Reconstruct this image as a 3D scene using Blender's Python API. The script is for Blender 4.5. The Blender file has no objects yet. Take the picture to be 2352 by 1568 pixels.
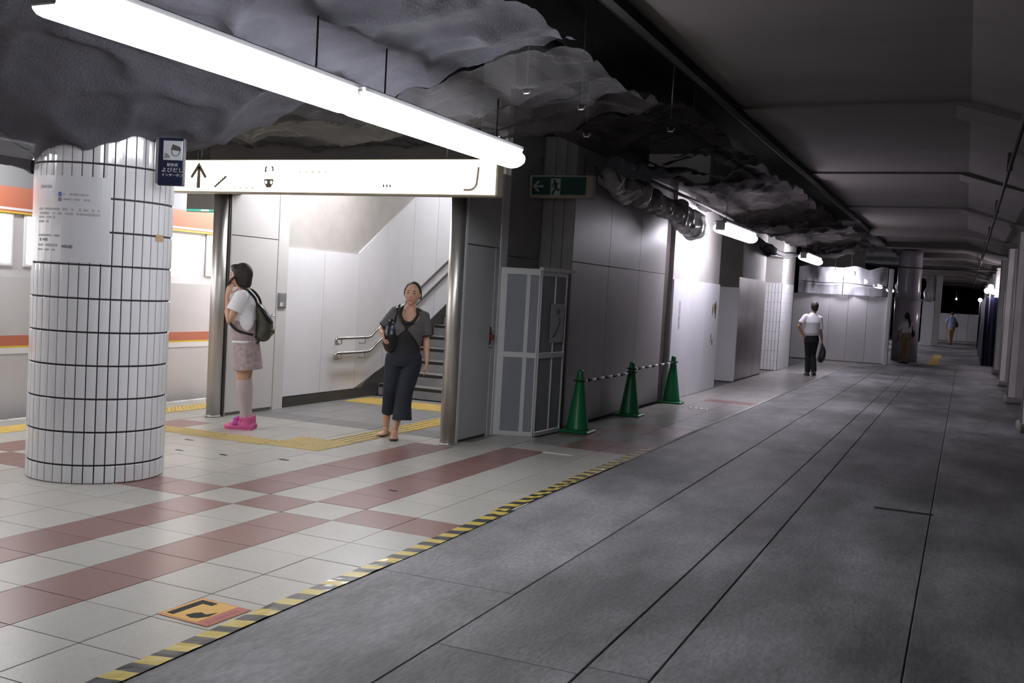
import bpy, bmesh, math, random
from mathutils import Vector, Matrix, noise
import numpy as np

S = bpy.context.scene
COL = S.collection
PI = math.pi
random.seed(7)

# ------------------------------------------------------------------ camera, world, exposure
CAM = Vector((4.8137, -5.8159, 1.5377))
YAW, PITCH, ROLL, FPX = 0.42, -0.0504, 0.0555, 2318.03
cam_d = bpy.data.cameras.new('camera')
cam = bpy.data.objects.new('camera', cam_d)
COL.objects.link(cam)
cam_d.sensor_fit = 'HORIZONTAL'
cam_d.sensor_width = 36.0
cam_d.lens = FPX / 2352.0 * 36.0
cam_d.clip_start, cam_d.clip_end = 0.05, 300
fwd = Vector((-math.sin(YAW) * math.cos(PITCH), math.cos(YAW) * math.cos(PITCH), math.sin(PITCH)))
r0 = Vector((math.cos(YAW), math.sin(YAW), 0))
u0 = r0.cross(fwd)
rt = math.cos(ROLL) * r0 + math.sin(ROLL) * u0
up = -math.sin(ROLL) * r0 + math.cos(ROLL) * u0
M = Matrix((rt, up, -fwd)).transposed().to_4x4()
M.translation = CAM
cam.matrix_world = M
S.camera = cam

w = bpy.data.worlds.new('world')
S.world = w
w.use_nodes = True
w.node_tree.nodes['Background'].inputs[0].default_value = (0.55, 0.52, 0.6, 1)
w.node_tree.nodes['Background'].inputs[1].default_value = 0.004

S.view_settings.view_transform = 'Standard'
S.view_settings.look = 'None'
S.view_settings.gamma = 1
S.view_settings.use_curve_mapping = False
S.view_settings.exposure = 0.0

L_TUBE = 22.0      # near fluorescent fixtures
L_FAR = 40.0       # fixtures further down the corridor
L_SIGN = 3.2       # backlit sign
L_PLAT = 24.0      # platform fixtures
L_STAIR = 36.0     # stair fixtures


# ------------------------------------------------------------------ materials
MATS = {}


def mat(name, col, rough=0.6, metal=0.0, vary=0.0, nscale=6.0, namt=0.0, ncol=None, bump=0.0, bscale=40.0,
        alpha=1.0, emit=None, estr=0.0, spec=0.5, stretch=(1, 1, 1), speck=0.0, speck_scale=220.0, coat=0.0, trans=0.0, big=None):
    if name in MATS:
        return MATS[name]
    m = bpy.data.materials.new(name)
    m.use_nodes = True
    nt = m.node_tree
    N, Lk = nt.nodes, nt.links
    b = N['Principled BSDF']
    b.inputs['Roughness'].default_value = rough
    b.inputs['Metallic'].default_value = metal
    b.inputs['Specular IOR Level'].default_value = spec
    b.inputs['Coat Weight'].default_value = coat
    b.inputs['Transmission Weight'].default_value = trans
    c4 = (*col, 1)
    b.inputs['Base Color'].default_value = c4
    out = None
    if namt or bump or speck:
        tc = N.new('ShaderNodeTexCoord')
        mp = N.new('ShaderNodeMapping')
        mp.inputs['Scale'].default_value = stretch
        Lk.new(tc.outputs['Object'], mp.inputs['Vector'])
        if vary:
            oi0 = N.new('ShaderNodeObjectInfo')
            va = N.new('ShaderNodeVectorMath'); va.operation = 'MULTIPLY_ADD'
            va.inputs[1].default_value = (13.1, 7.7, 3.3)
            Lk.new(oi0.outputs['Random'], va.inputs[0])
            Lk.new(mp.outputs[0], va.inputs[2])
            vec = va.outputs[0]
        else:
            vec = mp.outputs[0]
    if namt:
        n = N.new('ShaderNodeTexNoise')
        n.inputs['Scale'].default_value = nscale
        n.inputs['Detail'].default_value = 5
        n.inputs['Roughness'].default_value = 0.62
        Lk.new(vec, n.inputs['Vector'])
        rp = N.new('ShaderNodeMapRange')
        rp.inputs['From Min'].default_value = 0.36
        rp.inputs['From Max'].default_value = 0.66
        rp.inputs['To Max'].default_value = namt
        Lk.new(n.outputs['Fac'], rp.inputs['Value'])
        mx = N.new('ShaderNodeMix'); mx.data_type = 'RGBA'
        mx.inputs['A'].default_value = c4
        mx.inputs['B'].default_value = (*(ncol or tuple(x * 0.45 for x in col)), 1)
        Lk.new(rp.outputs[0], mx.inputs['Factor'])
        out = mx.outputs['Result']
    if speck:
        n2 = N.new('ShaderNodeTexNoise')
        n2.inputs['Scale'].default_value = speck_scale
        n2.inputs['Detail'].default_value = 1
        Lk.new(vec, n2.inputs['Vector'])
        rp2 = N.new('ShaderNodeMapRange')
        rp2.inputs['From Min'].default_value = 0.38
        rp2.inputs['From Max'].default_value = 0.62
        rp2.inputs['To Min'].default_value = 1 - speck
        rp2.inputs['To Max'].default_value = 1 + speck
        Lk.new(n2.outputs['Fac'], rp2.inputs['Value'])
        ml = N.new('ShaderNodeMix'); ml.data_type = 'RGBA'; ml.blend_type = 'MULTIPLY'
        ml.inputs['Factor'].default_value = 1
        if out:
            Lk.new(out, ml.inputs['A'])
        else:
            ml.inputs['A'].default_value = c4
        Lk.new(rp2.outputs[0], ml.inputs['B'])
        out = ml.outputs['Result']
    if big:
        tb = N.new('ShaderNodeTexCoord')
        mb_ = N.new('ShaderNodeMapping')
        mb_.inputs['Scale'].default_value = big[2]
        Lk.new(tb.outputs['Object'], mb_.inputs['Vector'])
        n3 = N.new('ShaderNodeTexNoise')
        n3.inputs['Scale'].default_value = big[0]
        n3.inputs['Detail'].default_value = 6
        n3.inputs['Roughness'].default_value = 0.55
        Lk.new(mb_.outputs[0], n3.inputs['Vector'])
        r3 = N.new('ShaderNodeMapRange')
        r3.inputs['From Min'].default_value = 0.42
        r3.inputs['From Max'].default_value = 0.60
        r3.inputs['To Min'].default_value = 1
        r3.inputs['To Max'].default_value = big[1]
        Lk.new(n3.outputs['Fac'], r3.inputs['Value'])
        m3 = N.new('ShaderNodeMix'); m3.data_type = 'RGBA'; m3.blend_type = 'MULTIPLY'
        m3.inputs['Factor'].default_value = 1
        if out:
            Lk.new(out, m3.inputs['A'])
        else:
            m3.inputs['A'].default_value = c4
        Lk.new(r3.outputs[0], m3.inputs['B'])
        out = m3.outputs['Result']
    if vary:
        oi = N.new('ShaderNodeObjectInfo')
        hv = N.new('ShaderNodeHueSaturation')
        rr = N.new('ShaderNodeMapRange')
        rr.inputs['To Min'].default_value = 1 - vary
        rr.inputs['To Max'].default_value = 1 + vary
        Lk.new(oi.outputs['Random'], rr.inputs['Value'])
        Lk.new(rr.outputs[0], hv.inputs['Value'])
        if out:
            Lk.new(out, hv.inputs['Color'])
        else:
            hv.inputs['Color'].default_value = c4
        out = hv.outputs['Color']
    if out:
        Lk.new(out, b.inputs['Base Color'])
    if bump:
        nb = N.new('ShaderNodeTexNoise')
        nb.inputs['Scale'].default_value = bscale
        nb.inputs['Detail'].default_value = 4
        Lk.new(vec, nb.inputs['Vector'])
        bp = N.new('ShaderNodeBump')
        bp.inputs['Strength'].default_value = bump
        bp.inputs['Distance'].default_value = 0.02
        Lk.new(nb.outputs['Fac'], bp.inputs['Height'])
        Lk.new(bp.outputs[0], b.inputs['Normal'])
    if emit is not None:
        b.inputs['Emission Color'].default_value = (*emit, 1)
        b.inputs['Emission Strength'].default_value = estr
    if alpha < 1:
        b.inputs['Alpha'].default_value = alpha
    MATS[name] = m
    return m


tile_w = mat('floor_tile_pale', (0.43, 0.415, 0.375), 0.30, vary=0.06, nscale=3, namt=0.4, ncol=(0.37, 0.355, 0.32), speck=0.22, speck_scale=170)
tile_v = mat('floor_tile_worn', (0.36, 0.345, 0.325), 0.24, vary=0.06, nscale=1.6, namt=0.6, ncol=(0.25, 0.24, 0.225), speck=0.18, speck_scale=170)
tile_r = mat('floor_tile_red', (0.235, 0.125, 0.11), 0.30, vary=0.07, nscale=3, namt=0.3, ncol=(0.22, 0.12, 0.105), speck=0.12, speck_scale=260)
tile_g = mat('floor_tile_grey', (0.30, 0.29, 0.285), 0.32, vary=0.05, nscale=3, namt=0.3, speck=0.12, speck_scale=260)
tile_d = mat('floor_tile_dark', (0.20, 0.19, 0.185), 0.35, vary=0.05, speck=0.12)
grout = mat('grout', (0.17, 0.165, 0.155), 0.9)
subfloor_m = mat('subfloor', (0.19, 0.188, 0.185), 0.95, namt=0.6, nscale=4)
slab_m = mat('raw_concrete_floor', (0.31, 0.308, 0.322), 0.6, vary=0.06, nscale=1.5, namt=0.9, ncol=(0.165, 0.16, 0.17), stretch=(1.7, 0.55, 1), speck=0.12, speck_scale=34, bump=0.2, bscale=24, big=(0.9, 0.5, (1.0, 0.55, 1)))
pave_y = mat('tactile_yellow', (0.46, 0.35, 0.13), 0.5, vary=0.06, nscale=5, namt=0.4, ncol=(0.45, 0.33, 0.11))
pave_y2 = mat('tactile_yellow_bright', (0.58, 0.40, 0.09), 0.5, vary=0.05, nscale=5, namt=0.3, ncol=(0.55, 0.38, 0.1))
glaze = mat('glazed_tile_white', (0.74, 0.74, 0.76), 0.12, vary=0.035, coat=0.3)
joint_m = mat('tile_joint_dark', (0.045, 0.04, 0.042), 0.9)
conc = mat('concrete_wall', (0.30, 0.28, 0.26), 0.85, nscale=1.3, namt=0.7, ncol=(0.19, 0.175, 0.165), bump=0.15, bscale=14)
conc_l = mat('concrete_pale', (0.52, 0.50, 0.48), 0.8, nscale=1.6, namt=0.6, ncol=(0.36, 0.34, 0.32), bump=0.12, bscale=14)
conc_s = mat('concrete_stairwell', (0.46, 0.43, 0.40), 0.85, nscale=1.1, namt=0.8, ncol=(0.33, 0.30, 0.275), bump=0.12, bscale=14)
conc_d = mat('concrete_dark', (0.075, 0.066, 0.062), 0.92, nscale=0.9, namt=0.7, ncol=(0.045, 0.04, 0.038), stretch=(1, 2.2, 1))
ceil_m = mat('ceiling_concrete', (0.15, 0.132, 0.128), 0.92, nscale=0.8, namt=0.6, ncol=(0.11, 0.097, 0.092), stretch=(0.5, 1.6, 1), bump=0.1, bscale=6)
black_m = mat('void_trim_black', (0.02, 0.019, 0.019), 0.95)  # plain black for small parts; darkness of the unlit voids put into colour
panel_w = mat('painted_panel_white', (0.76, 0.745, 0.765), 0.42, vary=0.02, nscale=1.2, namt=0.25, ncol=(0.55, 0.54, 0.55))
panel_c = mat('painted_panel_cream', (0.66, 0.635, 0.62), 0.45, nscale=1.4, namt=0.2, ncol=(0.58, 0.56, 0.54))
panel_g = mat('grey_wall_panel', (0.36, 0.345, 0.345), 0.38, vary=0.04, nscale=1.1, namt=0.5, ncol=(0.27, 0.26, 0.26), stretch=(1, 1, 0.35))
panel_u = mat('unpainted_panel', (0.36, 0.345, 0.34), 0.6, nscale=1.1, namt=0.4)
panel_d = mat('door_panel_grey', (0.55, 0.555, 0.56), 0.45, nscale=1.2, namt=0.25)
sheet_w = mat('white_sheet_hoarding', (0.80, 0.80, 0.84), 0.33, vary=0.02, nscale=1.0, namt=0.3, ncol=(0.58, 0.58, 0.62), bump=0.05, bscale=5)
steel = mat('stainless_steel', (0.62, 0.60, 0.57), 0.40, 0.85, nscale=3, namt=0.3, ncol=(0.45, 0.42, 0.39), stretch=(1, 1, 0.2))
rail_m = mat('polished_rail', (0.50, 0.46, 0.42), 0.2, 1.0)
steel_w = mat('stained_steel_panel', (0.36, 0.345, 0.34), 0.28, 0.6, nscale=1.5, namt=0.8, ncol=(0.26, 0.23, 0.21), stretch=(1, 1, 0.25))
steel_d = mat('dark_steel', (0.09, 0.08, 0.077), 0.6, 0.3, nscale=4, namt=0.5)
rust_m = mat('rusty_steel', (0.075, 0.055, 0.05), 0.8, nscale=5, namt=0.5)
pipe_m = mat('dark_pipe', (0.05, 0.047, 0.047), 0.6)
wood_m = mat('timber_batten', (0.30, 0.22, 0.13), 0.8, nscale=3, namt=0.5, stretch=(1, 6, 1))
duct_m = mat('galvanised_duct', (0.42, 0.41, 0.41), 0.45, 0.5, nscale=2, namt=0.3)
skirt_m = mat('black_skirting', (0.055, 0.05, 0.047), 0.4)
step_m = mat('stair_stone', (0.26, 0.255, 0.26), 0.55, nscale=4, namt=0.4, speck=0.12)
nose_m = mat('stair_nosing_black', (0.02, 0.018, 0.018), 0.5)
nose_l = mat('stair_nosing_steel', (0.55, 0.54, 0.53), 0.3, 0.8)
plastic_frame = mat('white_aluminium_frame', (0.62, 0.62, 0.63), 0.4)
pane_m = mat('translucent_grey_sheet', (0.30, 0.315, 0.355), 0.35, nscale=1.5, namt=0.25, alpha=0.88)
cone_m = mat('green_cone_plastic', (0.012, 0.20, 0.075), 0.38, nscale=5, namt=0.3)
tape_y = mat('tape_yellow', (0.60, 0.46, 0.09), 0.32, coat=0.15)
tape_k = mat('tape_black', (0.03, 0.03, 0.033), 0.34, coat=0.1)
white_p = mat('white_paint', (0.75, 0.75, 0.74), 0.5)
paper_m = mat('laminated_paper', (0.70, 0.70, 0.73), 0.25, coat=0.3)
ink = mat('print_grey', (0.20, 0.19, 0.21), 0.5)
ink_l = mat('print_pale_grey', (0.42, 0.40, 0.42), 0.5)
ink_b = mat('print_blue', (0.06, 0.12, 0.42), 0.5)
navy = mat('sign_navy', (0.022, 0.026, 0.06), 0.3)
brown_ink = mat('sign_brown', (0.07, 0.05, 0.03), 0.6)
icon_grey = mat('icon_grey', (0.10, 0.10, 0.10), 0.5)
green_s = mat('exit_sign_green', (0.008, 0.055, 0.042), 0.4)
cream_f = mat('sign_cream_frame', (0.34, 0.29, 0.22), 0.5)
pale_ink = mat('exit_sign_pale', (0.36, 0.40, 0.39), 0.5)
tube_m = mat('lamp_diffuser', (0.9, 0.9, 0.9), 0.4, emit=(0.93, 0.94, 1.0), estr=L_TUBE)
tube_f = mat('lamp_diffuser_far', (0.9, 0.9, 0.9), 0.4, emit=(0.93, 0.88, 1.0), estr=L_FAR)
tube_p = mat('lamp_diffuser_platform', (0.9, 0.9, 0.9), 0.4, emit=(0.95, 0.95, 1.0), estr=L_PLAT)
tube_s = mat('lamp_diffuser_stair', (0.9, 0.9, 0.9), 0.4, emit=(0.96, 0.96, 1.0), estr=L_STAIR)
bulb_m = mat('work_bulb', (0.9, 0.9, 0.9), 0.4, emit=(1.0, 0.9, 1.0), estr=60)
sign_e = mat('sign_face_backlit', (0.9, 0.88, 0.75), 0.5, emit=(1.0, 0.94, 0.74), estr=L_SIGN)
green_e = mat('exit_face_backlit', (0.1, 0.5, 0.4), 0.5, emit=(0.05, 0.55, 0.40), estr=0.8)
green_w = mat('exit_face_white', (0.8, 0.9, 0.85), 0.5, emit=(0.8, 1.0, 0.95), estr=1.4)
batten_m = mat('lamp_batten_white', (0.75, 0.75, 0.76), 0.5)
net_m = mat('debris_net', (0.085, 0.08, 0.082), 0.85, spec=0.15, bump=0.5, bscale=60, nscale=2.2, namt=0.5, ncol=(0.075, 0.073, 0.085), alpha=0.74)
net_b = mat('debris_net_blue', (0.105, 0.103, 0.122), 0.8, spec=0.15, bump=0.5, bscale=60, nscale=2.2, namt=0.6, ncol=(0.065, 0.065, 0.078), alpha=0.95)
net_d = mat('debris_net_dark', (0.036, 0.031, 0.031), 0.9, spec=0.1, bump=0.5, bscale=60, nscale=2.2, namt=0.5, alpha=0.85)
wrap_m = mat('plastic_wrap', (0.52, 0.51, 0.51), 0.3, nscale=3, namt=0.5, ncol=(0.25, 0.24, 0.24), alpha=0.9)
film_m = mat('plastic_film', (0.58, 0.58, 0.62), 0.25, nscale=2, namt=0.5, ncol=(.32, .32, .35), alpha=0.8)
film_p = mat('plastic_film_purple', (0.62, 0.57, 0.64), 0.25, nscale=1.5, namt=0.6, ncol=(0.30, 0.27, 0.34), stretch=(1, 1, 0.3))
train_b = mat('train_body', (0.62, 0.60, 0.60), 0.35, nscale=1, namt=0.2)
train_o = mat('train_orange', (0.52, 0.17, 0.10), 0.35)
train_y = mat('train_yellow', (0.75, 0.55, 0.06), 0.4)
train_w = mat('train_white', (0.78, 0.77, 0.78), 0.4)
train_g = mat('train_grey', (0.26, 0.26, 0.27), 0.5)
win_e = mat('train_window_lit', (0.6, 0.6, 0.6), 0.15, emit=(1.0, 0.98, 0.95), estr=3.0)
tarp_m = mat('navy_tarpaulin', (0.016, 0.018, 0.06), 0.4, nscale=3, namt=0.5)
skin = mat('skin', (0.56, 0.32, 0.22), 0.5, nscale=8, namt=0.15)
skin2 = mat('skin_tan', (0.50, 0.28, 0.19), 0.5)
hair_m = mat('dark_hair', (0.018, 0.014, 0.012), 0.62, nscale=70, namt=0.6, ncol=(.04, .03, .026), stretch=(1, 1, .15))
lip_m = mat('lips', (0.42, 0.15, 0.12), 0.4)
eye_m = mat('eye_dark', (0.02, 0.015, 0.015), 0.3)
cloth_w = mat('white_cotton', (0.74, 0.74, 0.76), 0.8)
cloth_ws = mat('white_shirt_lilac', (0.82, 0.80, 0.86), 0.8)
floral = mat('floral_cotton', (0.44, 0.35, 0.35), 0.85, nscale=26, namt=0.9, ncol=(0.27, 0.20, 0.22))
sock_m = mat('ribbed_sock', (0.48, 0.41, 0.40), 0.85, nscale=30, namt=0.5, ncol=(0.36, 0.30, 0.30), stretch=(1, 1, 0.3))
pink_m = mat('pink_rubber', (0.60, 0.10, 0.27), 0.45)
pink_d = mat('magenta_rubber', (0.45, 0.04, 0.30), 0.4)
knit = mat('grey_knit', (0.115, 0.11, 0.112), 0.9, nscale=60, namt=0.4)
black_c = mat('black_cloth', (0.014, 0.014, 0.016), 0.8)
denim = mat('dark_denim', (0.016, 0.02, 0.034), 0.8, nscale=9, namt=0.4)
black_l = mat('black_leather', (0.014, 0.014, 0.018), 0.3)
khaki = mat('khaki_cloth', (0.34, 0.23, 0.15), 0.85)
blue_c = mat('pale_blue_cloth', (0.27, 0.35, 0.55), 0.8)
olive_m = mat('olive_bag', (0.05, 0.047, 0.035), 0.6, nscale=8, namt=0.5, ncol=(0.12, 0.11, 0.08))
beige_bag = mat('beige_bag', (0.38, 0.28, 0.24), 0.7)
sticker_y = mat('sticker_yellow', (0.70, 0.40, 0.07), 0.35)
sticker_r = mat('sticker_red', (0.50, 0.12, 0.10), 0.4)
sticker_o = mat('sticker_orange', (0.62, 0.28, 0.12), 0.4)
red_tag = mat('red_tag', (0.35, 0.03, 0.03), 0.5)
brown_tape = mat('brown_tape', (0.46, 0.30, 0.17), 0.5)
stain_m = mat('stain_brown', (0.22, 0.15, 0.06), 0.8, nscale=9, namt=0.6)


# ------------------------------------------------------------------ mesh builder
class MB:
    def __init__(self):
        self.v, self.f, self.mi, self.sm = [], [], [], []

    def add(self, vs, fs, mi=0, sm=False):
        o = len(self.v)
        self.v += [tuple(p) for p in vs]
        self.f += [tuple(i + o for i in f) for f in fs]
        self.mi += [mi] * len(fs)
        self.sm += [sm] * len(fs)
        return self

    def box(self, lo, hi, mi=0):
        x0, y0, z0 = lo; x1, y1, z1 = hi
        return self.add([(x0, y0, z0), (x1, y0, z0), (x1, y1, z0), (x0, y1, z0), (x0, y0, z1), (x1, y0, z1), (x1, y1, z1), (x0, y1, z1)],
                        [(0, 3, 2, 1), (4, 5, 6, 7), (0, 1, 5, 4), (1, 2, 6, 5), (2, 3, 7, 6), (3, 0, 4, 7)], mi)

    def bbox(self, lo, hi, c=0.004, mi=0):
        """box whose upper, front and side edges are chamfered all round"""
        x0, y0, z0 = lo; x1, y1, z1 = hi
        bm = bmesh.new()
        bmesh.ops.create_cube(bm, size=1)
        for v in bm.verts:
            v.co = Vector((x0 + (v.co.x + .5) * (x1 - x0), y0 + (v.co.y + .5) * (y1 - y0), z0 + (v.co.z + .5) * (z1 - z0)))
        bmesh.ops.bevel(bm, geom=list(bm.edges), offset=c, segments=1, affect='EDGES', profile=0.5)
        bm.verts.index_update()
        vs = [v.co[:] for v in bm.verts]
        fs = [[v.index for v in f.verts] for f in bm.faces]
        bm.free()
        return self.add(vs, fs, mi)

    def prism(self, poly, d0, d1, axis=2, mi=0):
        """polygon in the two other axes, extruded along axis between d0 and d1"""
        n = len(poly)

        def P(p, d):
            return (d, p[0], p[1]) if axis == 0 else (p[0], d, p[1]) if axis == 1 else (p[0], p[1], d)
        vs = [P(p, d0) for p in poly] + [P(p, d1) for p in poly]
        fs = [tuple(range(n - 1, -1, -1)), tuple(range(n, 2 * n))] + [(i, (i + 1) % n, n + (i + 1) % n, n + i) for i in range(n)]
        return self.add(vs, fs, mi)

    def tube(self, path, rad, n=10, ref=None, mi=0, sm=True, cap=True, round_cap=False):
        """loft along path; rad = list of r or (r_ref, r_other); ref = direction of the first radius"""
        P = [Vector(p) for p in path]
        R = [(r, r) if not hasattr(r, '__len__') else tuple(r) for r in (rad if hasattr(rad, '__len__') else [rad] * len(P))]
        if round_cap:
            t0 = (P[0] - P[1]).normalized(); t1 = (P[-1] - P[-2]).normalized()
            a, b = R[0], R[-1]
            P = [P[0] + t0 * min(a) * .75, P[0] + t0 * min(a) * .4] + P + [P[-1] + t1 * min(b) * .4, P[-1] + t1 * min(b) * .75]
            R = [(a[0] * .45, a[1] * .45), (a[0] * .85, a[1] * .85)] + R + [(b[0] * .85, b[1] * .85), (b[0] * .45, b[1] * .45)]
        vs = []
        ux = Vector(ref) if ref is not None else None
        for i, p in enumerate(P):
            t = (P[min(i + 1, len(P) - 1)] - P[max(i - 1, 0)]).normalized()
            if ux is None:
                ux = t.orthogonal()
            base = Vector(ref) if ref is not None else ux
            e = base - t * base.dot(t)
            if e.length < 1e-5:
                e = t.orthogonal()
            e.normalize()
            ux = e
            g = t.cross(e)
            for k in range(n):
                a = 2 * PI * k / n
                vs.append(p + e * (math.cos(a) * R[i][0]) + g * (math.sin(a) * R[i][1]))
        fs = []
        for i in range(len(P) - 1):
            for k in range(n):
                fs.append((i * n + k, i * n + (k + 1) % n, (i + 1) * n + (k + 1) % n, (i + 1) * n + k))
        o = len(P) - 1
        self.add(vs, fs, mi, sm)
        if cap:
            m = len(self.v) - len(vs)
            self.f.append(tuple(m + k for k in range(n - 1, -1, -1))); self.mi.append(mi); self.sm.append(False)
            self.f.append(tuple(m + o * n + k for k in range(n))); self.mi.append(mi); self.sm.append(False)
        return self

    def ball(self, c, r, n=12, m=8, mi=0, rot=None):
        c = Vector(c); r = (r, r, r) if not hasattr(r, '__len__') else r
        vs = []
        for j in range(m + 1):
            th = PI * j / m
            for k in range(n):
                a = 2 * PI * k / n
                p = Vector((math.sin(th) * math.cos(a) * r[0], math.sin(th) * math.sin(a) * r[1], -math.cos(th) * r[2]))
                if rot is not None:
                    p = rot @ p
                vs.append(c + p)
        fs = []
        for j in range(m):
            for k in range(n):
                a, b, d, e = j * n + k, j * n + (k + 1) % n, (j + 1) * n + (k + 1) % n, (j + 1) * n + k
                fs.append((a, d, e) if j == 0 else (a, b, d) if j == m - 1 else (a, b, d, e))
        return self.add(vs, fs, mi, True)

    def lathe(self, prof, n=24, c=(0, 0, 0), mi=0, sm=True):
        """prof: list of (r, z) from bottom to top"""
        vs, fs = [], []
        for r, z in prof:
            for k in range(n):
                a = 2 * PI * k / n
                vs.append((c[0] + r * math.cos(a), c[1] + r * math.sin(a), c[2] + z))
        for i in range(len(prof) - 1):
            for k in range(n):
                fs.append((i * n + k, i * n + (k + 1) % n, (i + 1) * n + (k + 1) % n, (i + 1) * n + k))
        fs.append(tuple(range(n - 1, -1, -1)))
        fs.append(tuple((len(prof) - 1) * n + k for k in range(n)))
        return self.add(vs, fs, mi, sm)

    def mesh(self, name, mats):
        me = bpy.data.meshes.new(name)
        me.from_pydata(self.v, [], self.f)
        for m in (mats if isinstance(mats, (list, tuple)) else [mats]):
            me.materials.append(m)
        me.polygons.foreach_set('material_index', self.mi)
        me.polygons.foreach_set('use_smooth', self.sm)
        me.update()
        return me

    def build(self, name, mats, parent=None, **kw):
        return link(name, self.mesh(name, mats), parent, **kw)


def link(name, me, parent=None, loc=None, rotz=None, kind=None, label=None, cat=None, group=None):
    o = bpy.data.objects.new(name, me)
    COL.objects.link(o)
    if parent is not None:
        o.parent = parent
    if loc is not None:
        o.location = loc
    if rotz is not None:
        o.rotation_euler = (0, 0, rotz)
    tag(o, label, cat, group, kind)
    return o


def tag(o, label=None, cat=None, group=None, kind=None):
    if label: o['label'] = label
    if cat: o['category'] = cat
    if group: o['group'] = group
    if kind: o['kind'] = kind
    return o


def thing(name, label, cat, loc=(0, 0, 0), rotz=0, group=None):
    o = link(name, None, None, loc, rotz)
    return tag(o, label, cat, group, 'thing')


def struct(name, mb, m, parent=None):
    return mb.build(name, m, parent, kind=None if parent else 'structure')


def text_mesh(body, size, extrude=0.001):
    cu = bpy.data.curves.new('text', 'FONT')
    cu.body = body
    cu.size = size
    cu.extrude = extrude
    cu.align_x = 'CENTER'
    cu.align_y = 'CENTER'
    cu.resolution_u = 2
    o = bpy.data.objects.new('text', cu)
    COL.objects.link(o)
    dg = bpy.context.evaluated_depsgraph_get()
    me = bpy.data.meshes.new_from_object(o.evaluated_get(dg))
    bpy.data.objects.remove(o)
    bpy.data.curves.remove(cu)
    return me


def remesh(mb, name, mats, parent, voxel=0.006, smooth=3, **kw):
    me = mb.mesh(name, mats)
    o = bpy.data.objects.new(name, me)
    COL.objects.link(o)
    r = o.modifiers.new('r', 'REMESH')
    r.mode = 'VOXEL'
    r.voxel_size = voxel
    r.use_smooth_shade = True
    if smooth:
        s = o.modifiers.new('s', 'SMOOTH')
        s.factor = 0.5
        s.iterations = smooth
    dg = bpy.context.evaluated_depsgraph_get()
    me2 = bpy.data.meshes.new_from_object(o.evaluated_get(dg))
    bpy.data.objects.remove(o)
    bpy.data.meshes.remove(me)
    me2.name = name
    if not len(me2.materials):
        me2.materials.append(mats if not isinstance(mats, (list, tuple)) else mats[0])
    return link(name, me2, parent, **kw)

# ------------------------------------------------------------------ floor
T = 0.4
floor = MB().box((-3.70, -9, -0.4), (6.6, 80, -0.013)).build('floor', subfloor_m, kind='structure')
MB().box((-9, -14, -1.4), (-3.70, 80, -1.1)).build('floor', conc_d, kind='structure')
MB().box((-3.72, -9, -1.1), (-3.70, 80, -0.013)).build('wall_platform', conc_d, kind='structure')


def in_view(p, mx=0.06):
    d = Vector(p) - CAM
    z = d.dot(fwd)
    if z < 0.3:
        return None
    x = d.dot(rt) / z * FPX / 2352
    y = d.dot(up) / z * FPX / 2352
    return z if abs(x) < 0.5 + mx and abs(y) < 0.3334 + mx else None


um = MB().bbox((-.5, -.5, -.012), (.5, .5, 0), 0.0035)
unit = {}
for nm, m_ in (('w', tile_w), ('r', tile_r), ('g', tile_g), ('d', tile_d), ('v', tile_v)):
    unit[nm] = um.mesh('tile', m_)
jb = [-9.25, -8.25, -7.5, -6.5, -5.5, -4.75, -4, -3, -2, -1, 0, 1, 2, 3, 4, 5]
cells = []
for a in range(len(jb) - 1):
    j0, j1 = jb[a], jb[a + 1]
    jc = (j0 + j1) / 2
    for i in range(-11, 63):
        ic = i + .5
        x, y = jc * T, ic * T
        # footprint of the stair core and of the walls
        if jc > -6.2 and ic > 15.3 and jc < 1.9:
            continue
        if 0.75 < jc < 1.9 and ic > 10.2:
            continue
        if jc < -6.1 and ic > 26:
            continue
        k = 'w'
        if 0 <= jc < 1 and (0 <= i < 6.5 or i < -1): k = 'r'
        if 2 <= jc < 3 and (0 <= i < 8 or i < -1): k = 'r'
        if i == -1 and jc > -5.5 and (1 <= jc < 2 or jc >= 3 or jc < 0): k = 'r'
        if -6.5 <= jc < -5.5 and (0 <= i < 6 or i < -1): k = 'r'
        if jc >= 3 and i in (9, 10): k = 'r'
        if 2 <= jc < 3 and i in (11, 12): k = 'r'
        if jc >= 3 and i in (13, 14): k = 'r'
        if jc >= 3 and i == 24: k = 'r'
        if jc >= 3 and i in (33, 34, 43, 44): k = 'd' if i > 40 else 'w'
        if -6.2 < jc < 0.8 and i >= 8: k = 'd' if i == 8 else 'g'
        if k == 'w' and ic > 9.2 and jc > 1.5: k = 'v'
        z = in_view((x, y, 0))
        cells.append((z if z else 999, x, y, (j1 - j0) * T, k))
cells.sort()
rest = MB()
ks = 'wrgdv'
uv_, uf_ = um.v, um.f
for n_, (z, x, y, dx, k) in enumerate(cells):
    if n_ < 295 and z < 900:
        o = bpy.data.objects.new('tile', unit[k])
        COL.objects.link(o)
        o.parent = floor
        o.location = (x, y, random.uniform(-.0008, .0008))
        o.scale = (dx - .004, T - .004, 1)
    else:
        rest.add([(x + vx * (dx - .004), y + vy * (T - .004), vz) for vx, vy, vz in uv_], uf_, ks.index(k))
rest.build('tile_field', [tile_w, tile_r, tile_g, tile_d, tile_v], floor, kind='stuff')

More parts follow.
